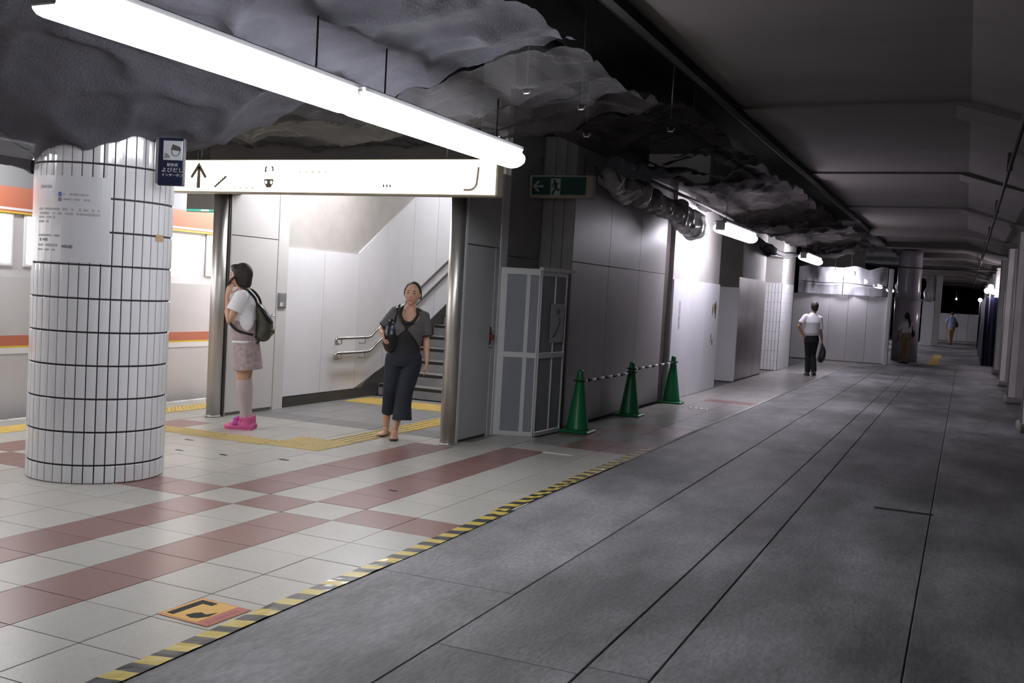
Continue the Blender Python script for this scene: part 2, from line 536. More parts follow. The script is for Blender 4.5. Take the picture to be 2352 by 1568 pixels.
# raw concrete walkway: panels with open joints
slabs = [(2.02, 2.83, [-9, -4.1, -1.16, 2.6, 6.3, 10.4, 15, 20, 25.2]), (2.83, 3.485, [-9, -5.2, -2.0, 1.7, 5.2, 9.4, 14, 19, 25.2]),
         (3.485, 3.76, [-9, -4.6, -1.9, 0.9, 3.9, 7.2, 11, 16, 25.2]), (3.76, 4.68, [-9, -5.4, -2.6, 2.55, 6.9, 12.2, 18, 25.2]),
         (4.68, 6.3, [-9, -3.1, 2.5, 8.8, 14.4, 19.4, 25.2])]
for x0, x1, ys in slabs:
    for y0, y1 in zip(ys, ys[1:]):
        dz = random.uniform(-.002, .0)
        MB().bbox((x0 + .0035, y0 + .002, -.012), (x1 - .0035, y1 - .002, dz), .003).build('concrete_slab', slab_m, floor)
for y0, y1 in ((25.2, 33), (33, 44), (44, 58), (58, 79)):
    MB().bbox((2.6, y0 + .006, -.012), (6.3, y1 - .006, -.001), .004).build('concrete_slab', slab_m, floor)
# chiselled recess left in the walkway and dark patches
MB().box((4.27, 2.50, -.001), (4.70, 2.57, .0015)).build('joint_filler', black_m, floor)
for x, y, sx, sy in ((1.02, .66, .07, .035), (-.88, 1.02, .08, .035), (-.88, 1.02, .05, .03), (-.36, 1.17, .09, .04), (-1.3, .95, .08, .03), (-1.62, 1.43, .1, .025)):
    MB().box((x - sx / 2, y - sy / 2, -.001), (x + sx / 2, y + sy / 2, .0012)).build('tile_plug', joint_m, floor)

# tactile paving, one plate per tile
P = .296
bar = MB().bbox((-P / 2, -P / 2, 0), (P / 2, P / 2, .004), .002)
for k in range(4):
    x = (-1.5 + k) * P / 4
    bar.bbox((x - .016, -P / 2 + .012, .003), (x + .016, P / 2 - .012, .0095), .003)
dot = MB().bbox((-P / 2, -P / 2, 0), (P / 2, P / 2, .004), .002)
for a in range(5):
    for b_ in range(5):
        x, y = (-2 + a) * P / 5, (-2 + b_) * P / 5
        dot.add([(x - .017, y - .017, .004), (x + .017, y - .017, .004), (x + .017, y + .017, .004), (x - .017, y + .017, .004),
                 (x - .01, y - .01, .0095), (x + .01, y - .01, .0095), (x + .01, y + .01, .0095), (x - .01, y + .01, .0095)],
                [(4, 5, 6, 7), (0, 1, 5, 4), (1, 2, 6, 5), (2, 3, 7, 6), (3, 0, 4, 7)])
bar_me, dot_me = bar.mesh('tactile_tile', pave_y), dot.mesh('tactile_tile', pave_y)
dot2_me = dot.mesh('tactile_tile', pave_y2)
bar2_me = bar.mesh('tactile_tile', pave_y2)


def tac(me, x, y, rz=0):
    link('tactile_tile', me, floor, (x, y, 0.0004), rz)


for k in range(7):
    tac(bar_me, -1.15 - .3 * k, 1.80, PI / 2)
for a in range(2):
    for b_ in range(2):
        tac(dot_me, -.85 + .3 * a, 1.86 + .3 * b_)
for k in range(9):
    tac(bar_me if k < 4 else bar2_me, -.55, 2.46 + .3 * k)
for k in range(9):
    for b_ in range(2):
        tac(dot2_me, -2.25 + .3 * k, 5.28 + .3 * b_)
for k in range(44):
    tac(dot2_me, -3.17, -3.0 + .3 * k)
for k in range(26):
    tac(bar2_me, 4.0, 27.1 + .32 * k)
# white dashed line of the platform edge
for k in range(40):
    MB().box((-3.69, -3 + .32 * k, 0), (-3.62, -2.73 + .32 * k, .003)).build('edge_mark', white_p, floor)
MB().box((1.20, 3.14, -.001), (1.50, 3.19, .0015)).build('floor_strip', white_p, floor)

# edging between tiles and walkway
MB().bbox((1.985, 4.1, -.012), (2.025, 25.2, .006), .003).build('trim_1', conc_l, kind='structure')
MB().bbox((1.995, -9, -.012), (2.022, 4.1, .002), .002).build('trim_2', conc_l, kind='structure')

# ------------------------------------------------------------------ ceiling
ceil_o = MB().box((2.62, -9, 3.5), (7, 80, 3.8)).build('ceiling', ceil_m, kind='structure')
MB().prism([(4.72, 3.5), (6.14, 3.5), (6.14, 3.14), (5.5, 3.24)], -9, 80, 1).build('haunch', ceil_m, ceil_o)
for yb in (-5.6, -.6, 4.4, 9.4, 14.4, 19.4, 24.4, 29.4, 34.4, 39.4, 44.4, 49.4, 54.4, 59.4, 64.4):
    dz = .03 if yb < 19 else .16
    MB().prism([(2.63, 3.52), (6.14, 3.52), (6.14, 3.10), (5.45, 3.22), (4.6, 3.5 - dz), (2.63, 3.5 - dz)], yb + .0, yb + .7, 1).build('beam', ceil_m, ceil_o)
MB().box((-9, -9, 4.0), (2.62, 80, 4.3)).build('ceiling', black_m, kind='structure')  # black colour stands in for the unlit void overhead
MB().box((2.55, -9, 3.42), (2.62, 80, 4.0)).build('trim_3', black_m, kind='structure')  # step face, darkness of the void gap put into its colour
pp = MB()
pp.tube([(5.14, -8, 3.16), (5.14, 70, 3.16)], .02, 8)
o = tag(pp.build('conduit', pipe_m), 'long thin conduit run along the right edge of the dark concrete ceiling', 'pipe')
for k in range(12):
    MB().box((5.11, -3.5 + 5 * k, 3.14), (5.17, -3.46 + 5 * k, 3.34)).build('clamp', steel_d, o)

# ------------------------------------------------------------------ shell walls
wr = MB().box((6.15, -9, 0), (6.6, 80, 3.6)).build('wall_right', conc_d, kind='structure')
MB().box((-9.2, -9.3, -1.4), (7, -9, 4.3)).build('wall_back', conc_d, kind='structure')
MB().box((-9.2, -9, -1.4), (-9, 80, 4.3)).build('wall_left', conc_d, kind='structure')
wf = MB().box((-9, 79.8, -1.4), (7, 80, 4.3)).build('wall_end', black_m, kind='structure')  # black colour stands in for the dark corridor running on
# far end hoarding, low
wfar = MB().box((2.9, 55.06, 0), (5.5, 55.2, 1.62)).build('wall_far', conc_l, kind='structure')
for k in range(5):
    MB().bbox((2.92 + .515 * k, 55.0, 0.12), (2.92 + .515 * k + .505, 55.06, 1.62), .01).build('panel', panel_w, wfar)
MB().box((.2, 25.4, 0), (.35, 79, 3.5)).build('wall_corridor_left', conc_d, kind='structure')

# stair core ---------------------------------------------------------------
ws = MB().box((-2.75, 3.92, 0), (-2.525, 11, 4.0)).build('wall_stair_left', conc_s, kind='structure')
ybr = [3.95, 4.72, 5.50, 6.2, 6.9, 7.6, 8.3, 9.2]


def ztop(y): return 1.9 if y < 5.5 else 1.92 + (y - 5.5) * .635
def zbot(y): return .13 if y < 5.7 else .13 + (y - 5.7) * .50


for a, b_ in zip(ybr, ybr[1:]):
    a, b_ = a + .004, b_ - .004
    poly = [(a, zbot(a)), (b_, zbot(b_)), (b_, ztop(b_)), (a, ztop(a))]
    MB().prism(poly, -2.525, -2.50, 0).build('wall_panel', panel_w, ws)
MB().prism([(3.98, 0), (5.95, 0), (9.2, 1.66), (9.2, 1.88), (5.7, .13), (3.98, .115)], -2.525, -2.49, 0).build('skirting', skirt_m, ws)
# stair right wall / core
MB().box((0.245, 4.02, 0), (0.295, 9.0, 4.0)).build('wall_stair_right', conc, kind='structure')
MB().box((-2.75, 11, 0), (0.75, 11.2, 4.0)).build('wall_stair_end', conc_l, kind='structure')
# left (platform side) face of the core
MB().box((-2.80, 3.95, 0), (-2.75, 11, 4.0)).build('wall_core_left', panel_c, kind='structure')
# stairs
st = thing('staircase', 'grey stone staircase with black-edged steps climbing between white walls', 'stairs', (-1.14, 6.1, 0))
for k in range(14):
    y, z = 6.1 + .3 * k, .16 * (k + 1)
    tr = MB().bbox((-1.345, .3 * k, 0 if k == 0 else z - .3), (1.38, .3 * k + .33, z), .004).build('step', step_m, st)
    MB().bbox((-1.33, .3 * k - .006, z - .045), (1.36, .3 * k + .03, z - .004), .003).build('nosing', nose_m, tr)
    MB().box((-1.33, .3 * k - .004, z - .004), (1.36, .3 * k + .012, z + .003)).build('nosing_strip', nose_l, tr)
# handrails
for zz, g_ in ((0.81, 'upper'), (0.62, 'lower')):
    h = thing('handrail', '%s steel handrail bending up along the white stair wall' % g_, 'handrail', (-2.40, 4.9, zz))
    MB().tube([(.0, 0.03, -.07), (0, 0, -.05), (0, -.01, -.02), (0, .02, 0), (0, .74, 0), (0, .82, .02), (0, .9, .07), (0, 3.9, 1.34 + .3)], .019, 12).build('rail', rail_m, h)
    for yy, dz in ((.12, 0), (.68, 0), (1.9, .60), (3.0, 1.16)):
        MB().tube([(0, yy, dz), (0, yy, dz - .07), (-.04, yy, dz - .08), (-.098, yy, dz - .08)], .008, 6).build('bracket', rail_m, h)

# header above the opening, and return face beside it
MB().box((-2.75, 2.85, 2.42), (0.40, 3.05, 4.0)).build('wall_header', conc_d, kind='structure')
# grey wall on the corridor
wg = MB().box((0.24, 4.87, 0), (0.64, 4.95, 3.3)).build('wall_return', conc, kind='structure')
for x0, x1 in ((.345, .47), (.475, .60), (.605, .73)):
    MB().bbox((x0, 4.85, .0), (x1, 4.87, 3.3), .004).build('panel', panel_u, wg)
for z0, z1 in ((0.02, 1.9), (1.905, 3.3)):
    MB().bbox((.30, 3.99, z0), (.325, 4.85, z1), .004).build('panel', panel_u, wg)
wg2 = MB().box((0.64, 4.90, 0), (0.71, 8.72, 3.3)).build('wall_corridor', conc, kind='structure')
for k in range(3):
    a = 4.875 + 1.283 * k
    for z0, z1 in ((0.02, 1.9), (1.905, 3.3)):
        MB().bbox((.71, a, z0), (.73, a + 1.279, z1), .004).build('panel', panel_g, wg2)
MB().box((.705, 4.88, 0), (.728, 8.72, .02)).build('kick_strip', black_m, wg2)
hb = MB().box((.60, 8.74, 0), (.63, 8.98, 3.3))
hb.box((.63, 8.845, 0), (.70, 8.875, 3.3)).box((.70, 8.74, 0), (.72, 8.98, 3.3))
tag(hb.build('steel_column', rust_m), 'dark rusty steel column between grey panel wall and white sheeting', 'column')

# white sheeted block further on (block A)
wa = MB().box((0.26, 9.0, 0), (0.78, 12.1, 3.4)).build('wall_concrete_block', conc_l, kind='structure')
for k in range(3):
    a = 9.02 + 1.03 * k
    MB().bbox((.78, a, .0), (.80, a + 1.025, 1.85), .005).build('sheet', sheet_w, wa)
MB().bbox((.3, 12.1, 0), (.8, 12.12, 1.85), .004).build('sheet', sheet_w, wa)
sk = thing('wall_label', 'small vertical label with coloured lettering on the white sheeting', 'label', (.8005, 9.42, 1.3))
MB().box((0, -.05, -.22), (.0015, .05, .22)).build('card', paper_m, sk)
for k, (c_, ch) in enumerate(((ink_l, '作'), (sticker_o, '業'), (stain_m, '中'), (ink_b, '口'))):
    me = text_mesh(ch, .075, .0006)
    me.materials.clear(); me.materials.append(c_)
    o = link('character', me, sk, (.002, 0, .16 - .108 * k)); o.rotation_euler = (PI / 2, 0, PI / 2)
sm_ = MB()
for k in range(9):
    y, z = 11.75 + random.uniform(-.12, .2), random.uniform(.5, 1.6)
    sm_.prism([(y + random.uniform(.02, .05) * math.cos(a), z + random.uniform(.05, .12) * math.sin(a)) for a in [i * PI / 4 for i in range(8)]], .801, .8025, 0)
sm_.build('glue_stain', stain_m, wa, kind='stuff')

# recess with partition
MB().box((-.3, 12.1, 0), (-.2, 14.5, 3.4)).build('wall_recess_back', conc, kind='structure')
MB().box((-.2, 14.25, 0), (.7, 14.4, 3.4)).build('wall_recess', conc, kind='structure')
pt = MB().bbox((.05, 13.9, 0), (.78, 13.95, 1.84), .006).build('partition', panel_w)
tag(pt, 'narrow white partition panel closing a dark recess in the side wall', 'panel', kind='thing')
# block B stained glossy panels
wb = MB().box((0.2, 14.4, 0), (.73, 16.85, 3.4)).build('wall_stained', conc_l, kind='structure')
for k in range(3):
    a = 14.0 + .95 * k
    MB().bbox((.73, a, .0), (.75, a + .945, 2.05), .004).build('panel', steel_w, wb)
# square tiled pillar
pl_ = thing('square_pillar', 'square white tiled pillar with bare concrete top beside the man in black trousers', 'pillar', (.55, 19.0, 0))
MB().box((-.30, -.6, 0), (.29, 1.2, 3.4)).build('core', conc_l, pl_)
MB().box((-.31, -.605, 0), (.302, 1.21, 2.06)).build('joint', joint_m, pl_)
tm_ = MB().bbox((-.034, -.012, 0), (.034, 0, .226), .004).mesh('tile', glaze)
tm2 = MB().bbox((0, -.1, 0), (.012, .1, .226), .004).mesh('tile', panel_w)
for rr in range(9):
    for c_ in range(8):
        link('tile', tm_, pl_, (-.27 + .0755 * c_, -.602, .004 + .2285 * rr))
    for c_ in range(8):
        link('tile', tm2, pl_, (.3, -.5 + .21 * c_, .004 + .2285 * rr))

# white hoarding across the end of the tiled strip (Y = 25)
wh = MB().box((.1, 25.05, 0), (2.84, 25.2, 1.94)).build('wall_hoarding', conc_l, kind='structure')
for k in range(5):
    a = .1 + .53 * k
    MB().bbox((a, 25.0, .03), (a + .525, 25.05, 1.94), .006).build('panel', panel_w, wh)
MB().bbox((2.75, 24.9, 0), (2.86, 25.2, 2.75), .01).build('post', panel_w, wh)
MB().box((.1, 24.97, 0), (2.75, 25.0, .03)).build('kick_strip', conc, wh)
MB().box((.0, 18.0, 0), (.1, 25.2, 3.4)).build('wall_inner', conc_d, kind='structure')
# plastic film hung over the hoarding
for xa, xb, lab in ((.25, 1.50, 'left sheet of crinkled plastic film hung above the white hoarding'), (1.52, 2.72, 'right sheet of crinkled plastic film hung above the white hoarding')):
    fm = MB()
    nx, nz = 24, 8
    for a in range(nx + 1):
        for b_ in range(nz + 1):
            x = xa + (xb - xa) * a / nx; z = 1.95 + .80 * b_ / nz
            fm.v.append((x, 24.93 + .10 * noise.noise((x * 3, z * 1.5, 1)) + .04 * noise.noise((x * 9, z * 5, 2)), z + (.08 * noise.noise((x * 2.5, 0, 4))) * (b_ / nz)))
    for a in range(nx):
        for b_ in range(nz):
            i = a * (nz + 1) + b_
            fm.f.append((i, i + nz + 1, i + nz + 2, i + 1)); fm.mi.append(0); fm.sm.append(True)
    tag(fm.build('plastic_film', film_m), lab, 'film', kind='thing')
cb = MB().tube([(.35, 24.86, 2.30), (1.0, 24.85, 2.27), (1.6, 24.85, 2.30), (2.2, 24.85, 2.24), (2.72, 24.86, 2.22)], .012, 6)
tag(cb.build('sagging_cable', pipe_m), 'dark sagging cable strung across the plastic film', 'cable')

# ------------------------------------------------------------------ right-hand columns
for k in range(9):
    y = 9.4 + 5.0 * k
    lab = ['first', 'second', 'third', 'fourth', 'fifth', 'sixth', 'seventh', 'eighth', 'ninth'][k]
    c = thing('square_column', '%s square concrete column along the right wall counted from the near end' % lab, 'column', (5.98, y, 0), 0, 'columns along the right wall')
    ch, hw = .10, .36
    hx = .168
    poly = [(-hw + ch, 0), (hx, 0), (hx, .7), (-hw + ch, .7), (-hw, .7 - ch), (-hw, ch)]
    MB().prism(poly, 0, 3.09, 2).build('shaft', conc_l, c)
    MB().bbox((-hw - .05, -.05, 0), (hx, .75, .12), .03).build('plinth', conc, c)
    MB().tube([(-hw - .012, .16, .05), (-hw - .012, .16, 3.08)], .014, 6).build('cable_pipe', duct_m, c)

# ------------------------------------------------------------------ round tiled pillar
RP = .485
rp = thing('round_pillar', 'round pillar clad in narrow glossy white tiles on the platform floor', 'pillar', (-1.085, -.175, 0))
MB().lathe([(RP - .010, 0), (RP - .010, 2.75)], 48).build('core', joint_m, rp)
NC = 42
zs = [.004, .138] + [.138 + .2365 * k for k in range(1, 12)]
da = 2 * PI / NC


def curved(h):
    b = MB()
    aa = da / 2 - .0085
    for z in (0, .003, h - .003, h):
        for k in range(4):
            t = -aa + 2 * aa * k / 3
            r = RP - (.004 if z in (0, h) else (.002 if k in (0, 3) else 0))
            b.v.append((r * math.cos(t) - RP, r * math.sin(t), z))
    for i in range(3):
        for k in range(3):
            b.f.append((i * 4 + k, i * 4 + k + 1, i * 4 + k + 5, i * 4 + k + 4)); b.mi.append(0); b.sm.append(False)
    # sides
    n0 = len(b.v)
    for (z, k) in ((0, 0), (0, 3), (h, 0), (h, 3)):
        t = -aa + 2 * aa * k / 3
        b.v.append(((RP - .014) * math.cos(t) - RP, (RP - .014) * math.sin(t), z))
    b.f += [(0, 4, 8, 12, n0 + 2, n0), (3, n0 + 1, n0 + 3, 15, 11, 7), (12, 13, 14, 15, n0 + 3, n0 + 2), (0, n0, n0 + 1, 3, 2, 1)]
    b.mi += [0] * 4; b.sm += [False] * 4
    return b


cur = {}
back = MB()
cd = math.atan2(CAM.y + .175, CAM.x + 1.085)
for r_ in range(len(zs) - 1):
    h = zs[r_ + 1] - zs[r_] - .0125
    key = round(h, 3)
    if key not in cur:
        b = curved(h)
        cur[key] = (b, b.mesh('tile', glaze))
    for c_ in range(NC):
        t = c_ * da + .03
        dv = (t - cd + PI) % (2 * PI) - PI
        if abs(dv) < 1.75:
            link('tile', cur[key][1], rp, (RP * math.cos(t), RP * math.sin(t), zs[r_]), t)
        else:
            R_ = Matrix.Rotation(t, 3, 'Z')
            back.add([R_ @ Vector(v) + Vector((RP * math.cos(t), RP * math.sin(t), zs[r_])) for v in cur[key][0].v], cur[key][0].f)
back.build('tile_field', glaze, rp, kind='stuff')

# notice wrapped round the pillar
def on_pillar(t, z, dr): return (-1.085 + (RP + dr) * math.cos(t), -.175 + (RP + dr) * math.sin(t), z)


t_r, t_l = cd + .24, cd - 1.30   # right and left edge as seen from the walkway
t_r, t_l = cd - .235 + .47, cd - 1.28


def wrap_patch(b, ta, tb, z0, z1, dr, n=6, mi=0, curl=0.0):
    """thin curved sheet; ta..tb angles"""
    o0 = len(b.v)
    for k in range(n + 1):
        t = ta + (tb - ta) * k / n
        for z in (z0, z1):
            b.v.append(on_pillar(t, z, dr))
            b.v.append(on_pillar(t, z, dr + .0012))
    for k in range(n):
        a = o0 + k * 4
        b.f += [(a, a + 4, a + 6, a + 2), (a + 1, a + 3, a + 7, a + 5), (a, a + 1, a + 5, a + 4), (a + 2, a + 6, a + 7, a + 3)]
        b.mi += [mi] * 4; b.sm += [False] * 4
    b.f += [(o0, o0 + 2, o0 + 3, o0 + 1), (o0 + n * 4, o0 + n * 4 + 1, o0 + n * 4 + 3, o0 + n * 4 + 2)]
    b.mi += [mi] * 2; b.sm += [False] * 2


# angles grow anticlockwise from above: screen-left side of the pillar has the smaller angle
TL, TR = cd - 1.40, cd + .075
nt_ = thing('notice_sheet', 'laminated white notice with lines of small print wrapped round the tiled pillar', 'notice')
b = MB(); wrap_patch(b, TL, TR, 1.565, 2.165, .0015, 24); b.build('sheet', paper_m, nt_)


def line(x0, x1, z, h, m_, seed, gap=.35):
    rnd = random.Random(seed)
    b = MB()
    t = x0
    while t < x1:
        w_ = rnd.uniform(.018, .034)
        if rnd.random() > gap * .45:
            hh = h * rnd.uniform(.6, 1)
            wrap_patch(b, TL + (TR - TL) * t, TL + (TR - TL) * min(t + w_ * .8, x1), z - hh / 2, z + hh / 2, .0032, 1)
        t += w_
    b.build('print_line', m_, nt_, kind='stuff')


for x0, x1, z, h, m_ in ((.24, .42, 2.085, .03, ink_l), (.55, .80, 2.035, .017, ink_l), (.55, .83, 2.0, .017, ink_l),
                         (.22, .91, 1.93, .019, ink_l), (.22, .91, 1.90, .019, ink_l), (.22, .46, 1.872, .018, ink_l), (.22, .38, 1.842, .018, ink_l),
                         (.22, .52, 1.745, .017, ink_l), (.25, .37, 1.715, .022, ink), (.22, .30, 1.677, .018, ink_l), (.34, .50, 1.677, .02, ink_l), (.55, .66, 1.672, .024, ink), (.22, .47, 1.645, .016, ink_l)):
    line(x0, x1, z, h, m_, int(z * 1000 + x0 * 100))
b = MB(); wrap_patch(b, TL + (TR - TL) * .495, TL + (TR - TL) * .53, 2.02, 2.05, .0034, 2); b.build('printed_mark', ink_b, nt_)
b = MB(); wrap_patch(b, TL + (TR - TL) * .495, TL + (TR - TL) * .53, 1.985, 2.012, .0034, 2); b.build('printed_mark', ink, nt_)
b = MB(); wrap_patch(b, cd + .80, cd + .98, 1.75, 1.80, .0015, 3)
tag(b.build('brown_sticker', brown_tape), 'small brown sticker on the right side of the tiled pillar', 'sticker')

# intercom call sign standing out from the pillar
cs = thing('call_sign', 'navy call point sign with an officer symbol hung on the tiled pillar', 'sign', (-.435, -.195, 2.318))
cs.scale = (1.16, 1.0, 1.03)
cs.rotation_euler = (0, 0, YAW - .12)
MB().bbox((-.083, -.02, -.165), (.083, .02, .165), .006).build('board', navy, cs)
MB().box((-.10, -.02, -.15), (-.083, .012, .15)).build('edge_strip', train_g, cs)
MB().bbox((-.050, -.0235, .012), (.074, -.02, .145), .002).build('picture_field', paper_m, cs)
ic = MB()
ic.prism([(.0 + .028 * math.cos(a), .078 + .040 * math.sin(a)) for a in [PI + i * PI / 10 for i in range(11)]] + [(.0235 * math.cos(a), .078 + .0355 * math.sin(a)) for a in [2 * PI - i * PI / 10 for i in range(11)]], -.025, -.0235, 1)
ic.prism([(-.032, .082), (.03, .075), (.034, .086), (.026, .104), (-.02, .122), (-.026, .100)], -.025, -.0235, 1)
ic.v = [(x + .031, y, z) for x, y, z in ic.v]
for k, r in enumerate((.012, .022, .032)):
    n0 = [(-.040 + r * math.cos(a), .026 + r * math.sin(a)) for a in [i * PI / 14 for i in range(8)]]
    n1 = [(-.040 + (r - .005) * math.cos(a), .026 + (r - .005) * math.sin(a)) for a in [i * PI / 14 for i in range(7, -1, -1)]]
    ic.prism(n0 + n1, -.025, -.0235, 1)
ic.prism([(-.044, .022), (-.037, .022), (-.037, .029), (-.044, .029)], -.025, -.0235, 1)
ic.build('officer_symbol', icon_grey, cs)
for tx, sz, z in (('駅係員', .024, -.022), ('よびだし', .036, -.058), ('インターホン', .0235, -.092)):
    me = text_mesh(tx, sz, .0006); me.materials.clear(); me.materials.append(white_p)
    o = link('lettering', me, cs, (.012, -.0212, z)); o.rotation_euler = (PI / 2, 0, 0)

# ------------------------------------------------------------------ lamps
def lamp(name, label, x, y0, y1, z, m_, group=None, width=.23, hang=.10, netf=None):
    t = thing(name, label, 'lamp', (x, (y0 + y1) / 2, z), 0, group)
    L = (y1 - y0) / 2
    MB().bbox((-.085, -L, .012), (.085, L, .05), .008).build('batten', batten_m, t)
    MB().prism([(width / 2 * math.cos(k * PI / 8), -.06 + .072 * math.sin(k * PI / 8)) for k in range(16)], -L + .03, L - .03, 1).build('diffuser', m_, t)
    for s_ in (-1, 1):
        MB().bbox((-width * .3, s_ * L - .015, -.09), (width * .3, s_ * L + .015, .02), .006).build('end_cap', batten_m, t)
        hz = netf(x, (y0 + y1) / 2 + s_ * L * .7) - z - .025 if netf else hang
        MB().tube([(0, s_ * L * .7, .05), (0, s_ * L * .7, hz)], .006, 6).build('hanger', steel_d, t)
    return t


for y0, lab in ((-3.2, 'platform lamp glowing at the left edge beside the tiled pillar'), (3.5, 'platform lamp behind the tiled pillar above the train'), (8.2, 'platform lamp above the train beyond the stair opening')):
    lamp('platform_lamp', lab, -3.25, y0, y0 + 4.4, 2.64, tube_p, 'lamps above the platform edge', hang=.25 if y0 < 3 else 1.37)
lamp('stair_lamp', 'lamp above the stair lobby behind the station sign', -1.7, 3.3, 5.3, 2.95, tube_s, 'lamps above the stairs', hang=1.06)
lamp('stair_lamp', 'lamp above the upper stair flight', -1.2, 7.0, 9.0, 3.7, tube_s, 'lamps above the stairs', hang=.31)
# work bulbs on the right
for (x, y, z, n_, lab) in ((5.47, 29.0, 2.35, 3, 'cluster of three glowing bulbs above the navy tarpaulin'), (5.40, 47.0, 2.2, 1, 'single glowing bulb far along the right wall')):
    t = thing('bulb_cluster', lab, 'lamp', (x, y, z))
    MB().tube([(0, .05, -2.35 + (2.35 - z)), (0, .05, .1)], .02, 8).build('pole', steel_d, t)
    for dx, dz in ((.0, .12), (-.09, 0), (.09, -.02))[:n_]:
        MB().tube([(0, .05, 0), (dx, 0, dz)], .01, 6).build('arm', steel_d, t)
        MB().ball((dx, 0, dz), .085, 10, 8).build('bulb', bulb_m, t)
tl = thing('small_lamp', 'tiny distant lamp in the darkness above the far low wall', 'lamp', (4.25, 60, 2.5))
MB().ball((0, 0, 0), .05, 8, 6).build('bulb', bulb_m, tl)
MB().tube([(0, 0, .04), (0, 0, 1.0)], .006, 6).build('cord', steel_d, tl)

# ------------------------------------------------------------------ station signs
sg = thing('station_sign', 'long backlit cream station sign hung in front of the stair opening', 'sign', (-.95, 2.32, 2.53))
MB().bbox((-1.92, 0, -.17), (1.90, .14, .165), .012).build('housing', cream_f, sg)
MB().box((-1.90, -.006, -.155), (1.885, 0, .155)).build('face', sign_e, sg)
for x in (-1.5, 1.35):
    MB().tube([(x, .07, .16), (x, .07, .36)], .012, 8).build('hanger', steel_d, sg)


def strip(pts, wd):
    """polyline with width -> polygon list (x, z)"""
    L, R_ = [], []
    for i, p in enumerate(pts):
        a = Vector(pts[max(i - 1, 0)]); c = Vector(pts[min(i + 1, len(pts) - 1)])
        d = (c - a).normalized()
        n = Vector((-d.y, d.x)) * wd / 2
        L.append((p[0] + n.x, p[1] + n.y)); R_.append((p[0] - n.x, p[1] - n.y))
    return L + R_[::-1]


def flat(b, poly, y=-.008): b.prism(poly, y, -.006, 1)


AX = -1.47
b = MB()
flat(b, [(AX - .022, -.125), (AX + .026, -.125), (AX + .018, .09), (AX - .012, .09)])
flat(b, [(AX, .135), (AX + .105, -.01), (AX + .082, -.028), (AX, .075)])
flat(b, [(AX, .135), (AX, .075), (AX - .082, -.028), (AX - .105, -.01)])
b.build('arrow', brown_ink, sg)
b = MB()
pts = []
for k in range(6):
    pts += [(-1.26 + .024 * k, -.10 + .018 * k), (-1.26 + .024 * (k + 1), -.10 + .018 * k)]
flat(b, strip([(-1.26, -.115), (-1.11, -.005)], .018)); flat(b, strip(pts, .010), -.009)
b.build('stairs_symbol', brown_ink, sg)
b = MB()
tx = -.585
flat(b, [(tx - .055, .03), (tx - .05, .085), (tx - .03, .10), (tx - .025, .085), (tx - .035, .075), (tx - .04, .06), (tx - .03, .06), (tx - .028, .05)])
flat(b, [(tx + .055, .05), (tx + .028, .05), (tx + .03, .06), (tx + .04, .06), (tx + .035, .075), (tx + .025, .085), (tx + .03, .10), (tx + .05, .085)])
flat(b, [(tx - .055, -.03), (tx + .055, -.03), (tx + .055, -.075), (tx + .03, -.10), (tx - .03, -.10), (tx - .055, -.075)])
flat(b, [(tx - .035, -.10), (tx + .035, -.10), (tx + .03, -.112), (tx - .03, -.112)])
b.build('train_symbol', brown_ink, sg)
b = MB()
for s_ in (-1, 1):
    b.prism([(tx + s_ * .032 + .014 * math.cos(a), -.062 + .016 * math.sin(a)) for a in [i * PI / 6 for i in range(12)]], -.010, -.006, 1)
b.build('headlight_symbol', sign_e, sg)
b = MB()
for k in range(3):
    b.prism([(  .735 + .035 * k + .008 * math.cos(a), -.085 + .016 * math.sin(a)) for a in [i * PI / 4 for i in range(8)]], -.008, -.006, 1)
b.build('dots', brown_ink, sg)
b = MB()
arc = [(1.575, -.115), (1.63, -.115)] + [(1.63 + .075 * math.sin(a), -.04 - .075 * math.cos(a)) for a in [i * PI / 16 for i in range(1, 9)]] + [(1.708, .0), (1.715, .09)]
flat(b, strip(arc, .022)); b.build('turn_arrow', mat('print_faded_brown', (.34, .25, .20), .6), sg)
b = MB()
for k in range(5):
    b.box((-.22 + .075 * k, -.008, .03), (-.21 + .075 * k, -.006, .05))
for k in range(4):
    b.box((-1.02 + .075 * k, -.008, -.125), (-.99 + .075 * k, -.006, -.115))
b.box((-1.18, -.008, .03), (-1.173, -.006, .08)); b.box((-.95, -.008, .04), (-.944, -.006, .09))
b.build('faded_print', mat('print_cream', (.80, .62, .25), .6), sg, kind='stuff')

# unlit exit sign
ex = thing('exit_sign', 'unlit green emergency exit sign with a running figure beside the grey wall', 'sign', (.705, 4.45, 2.695))
FW, FH = .37, .122
MB().bbox((-FW, 0, -FH), (FW, .10, FH), .006).build('housing', cream_f, ex)
MB().box((-FW + .035, -.004, -FH + .03), (FW - .075, 0, FH - .02)).build('face', green_s, ex)
b = MB()
for poly in (strip([(-.30, .0), (-.20, .0)], .022), strip([(-.255, .055), (-.315, 0), (-.255, -.055)], .022)):
    b.prism(poly, -.006, -.004, 1)
b.build('arrow', pale_ink, ex)
b = MB().box((-.115, -.006, -.105), (.0, -.004, .085)); b.build('doorway_symbol', pale_ink, ex)
b = MB()
b.prism([(-.072 + .014 * math.cos(a), .062 + .014 * math.sin(a)) for a in [i * PI / 5 for i in range(10)]], -.008, -.006, 1)
for pts, wd in (([(-.066, .045), (-.05, -.02)], .032), ([(-.05, -.02), (-.075, -.05), (-.095, -.095)], .02), ([(-.05, -.02), (-.02, -.045), (-.005, -.03)], .02), ([(-.064, .04), (-.09, .02), (-.095, -.01)], .012), ([(-.06, .04), (-.03, .02), (-.02, .03)], .012)):
    b.prism(strip(pts, wd), -.008, -.006, 1)
b.build('running_figure', green_s, ex)
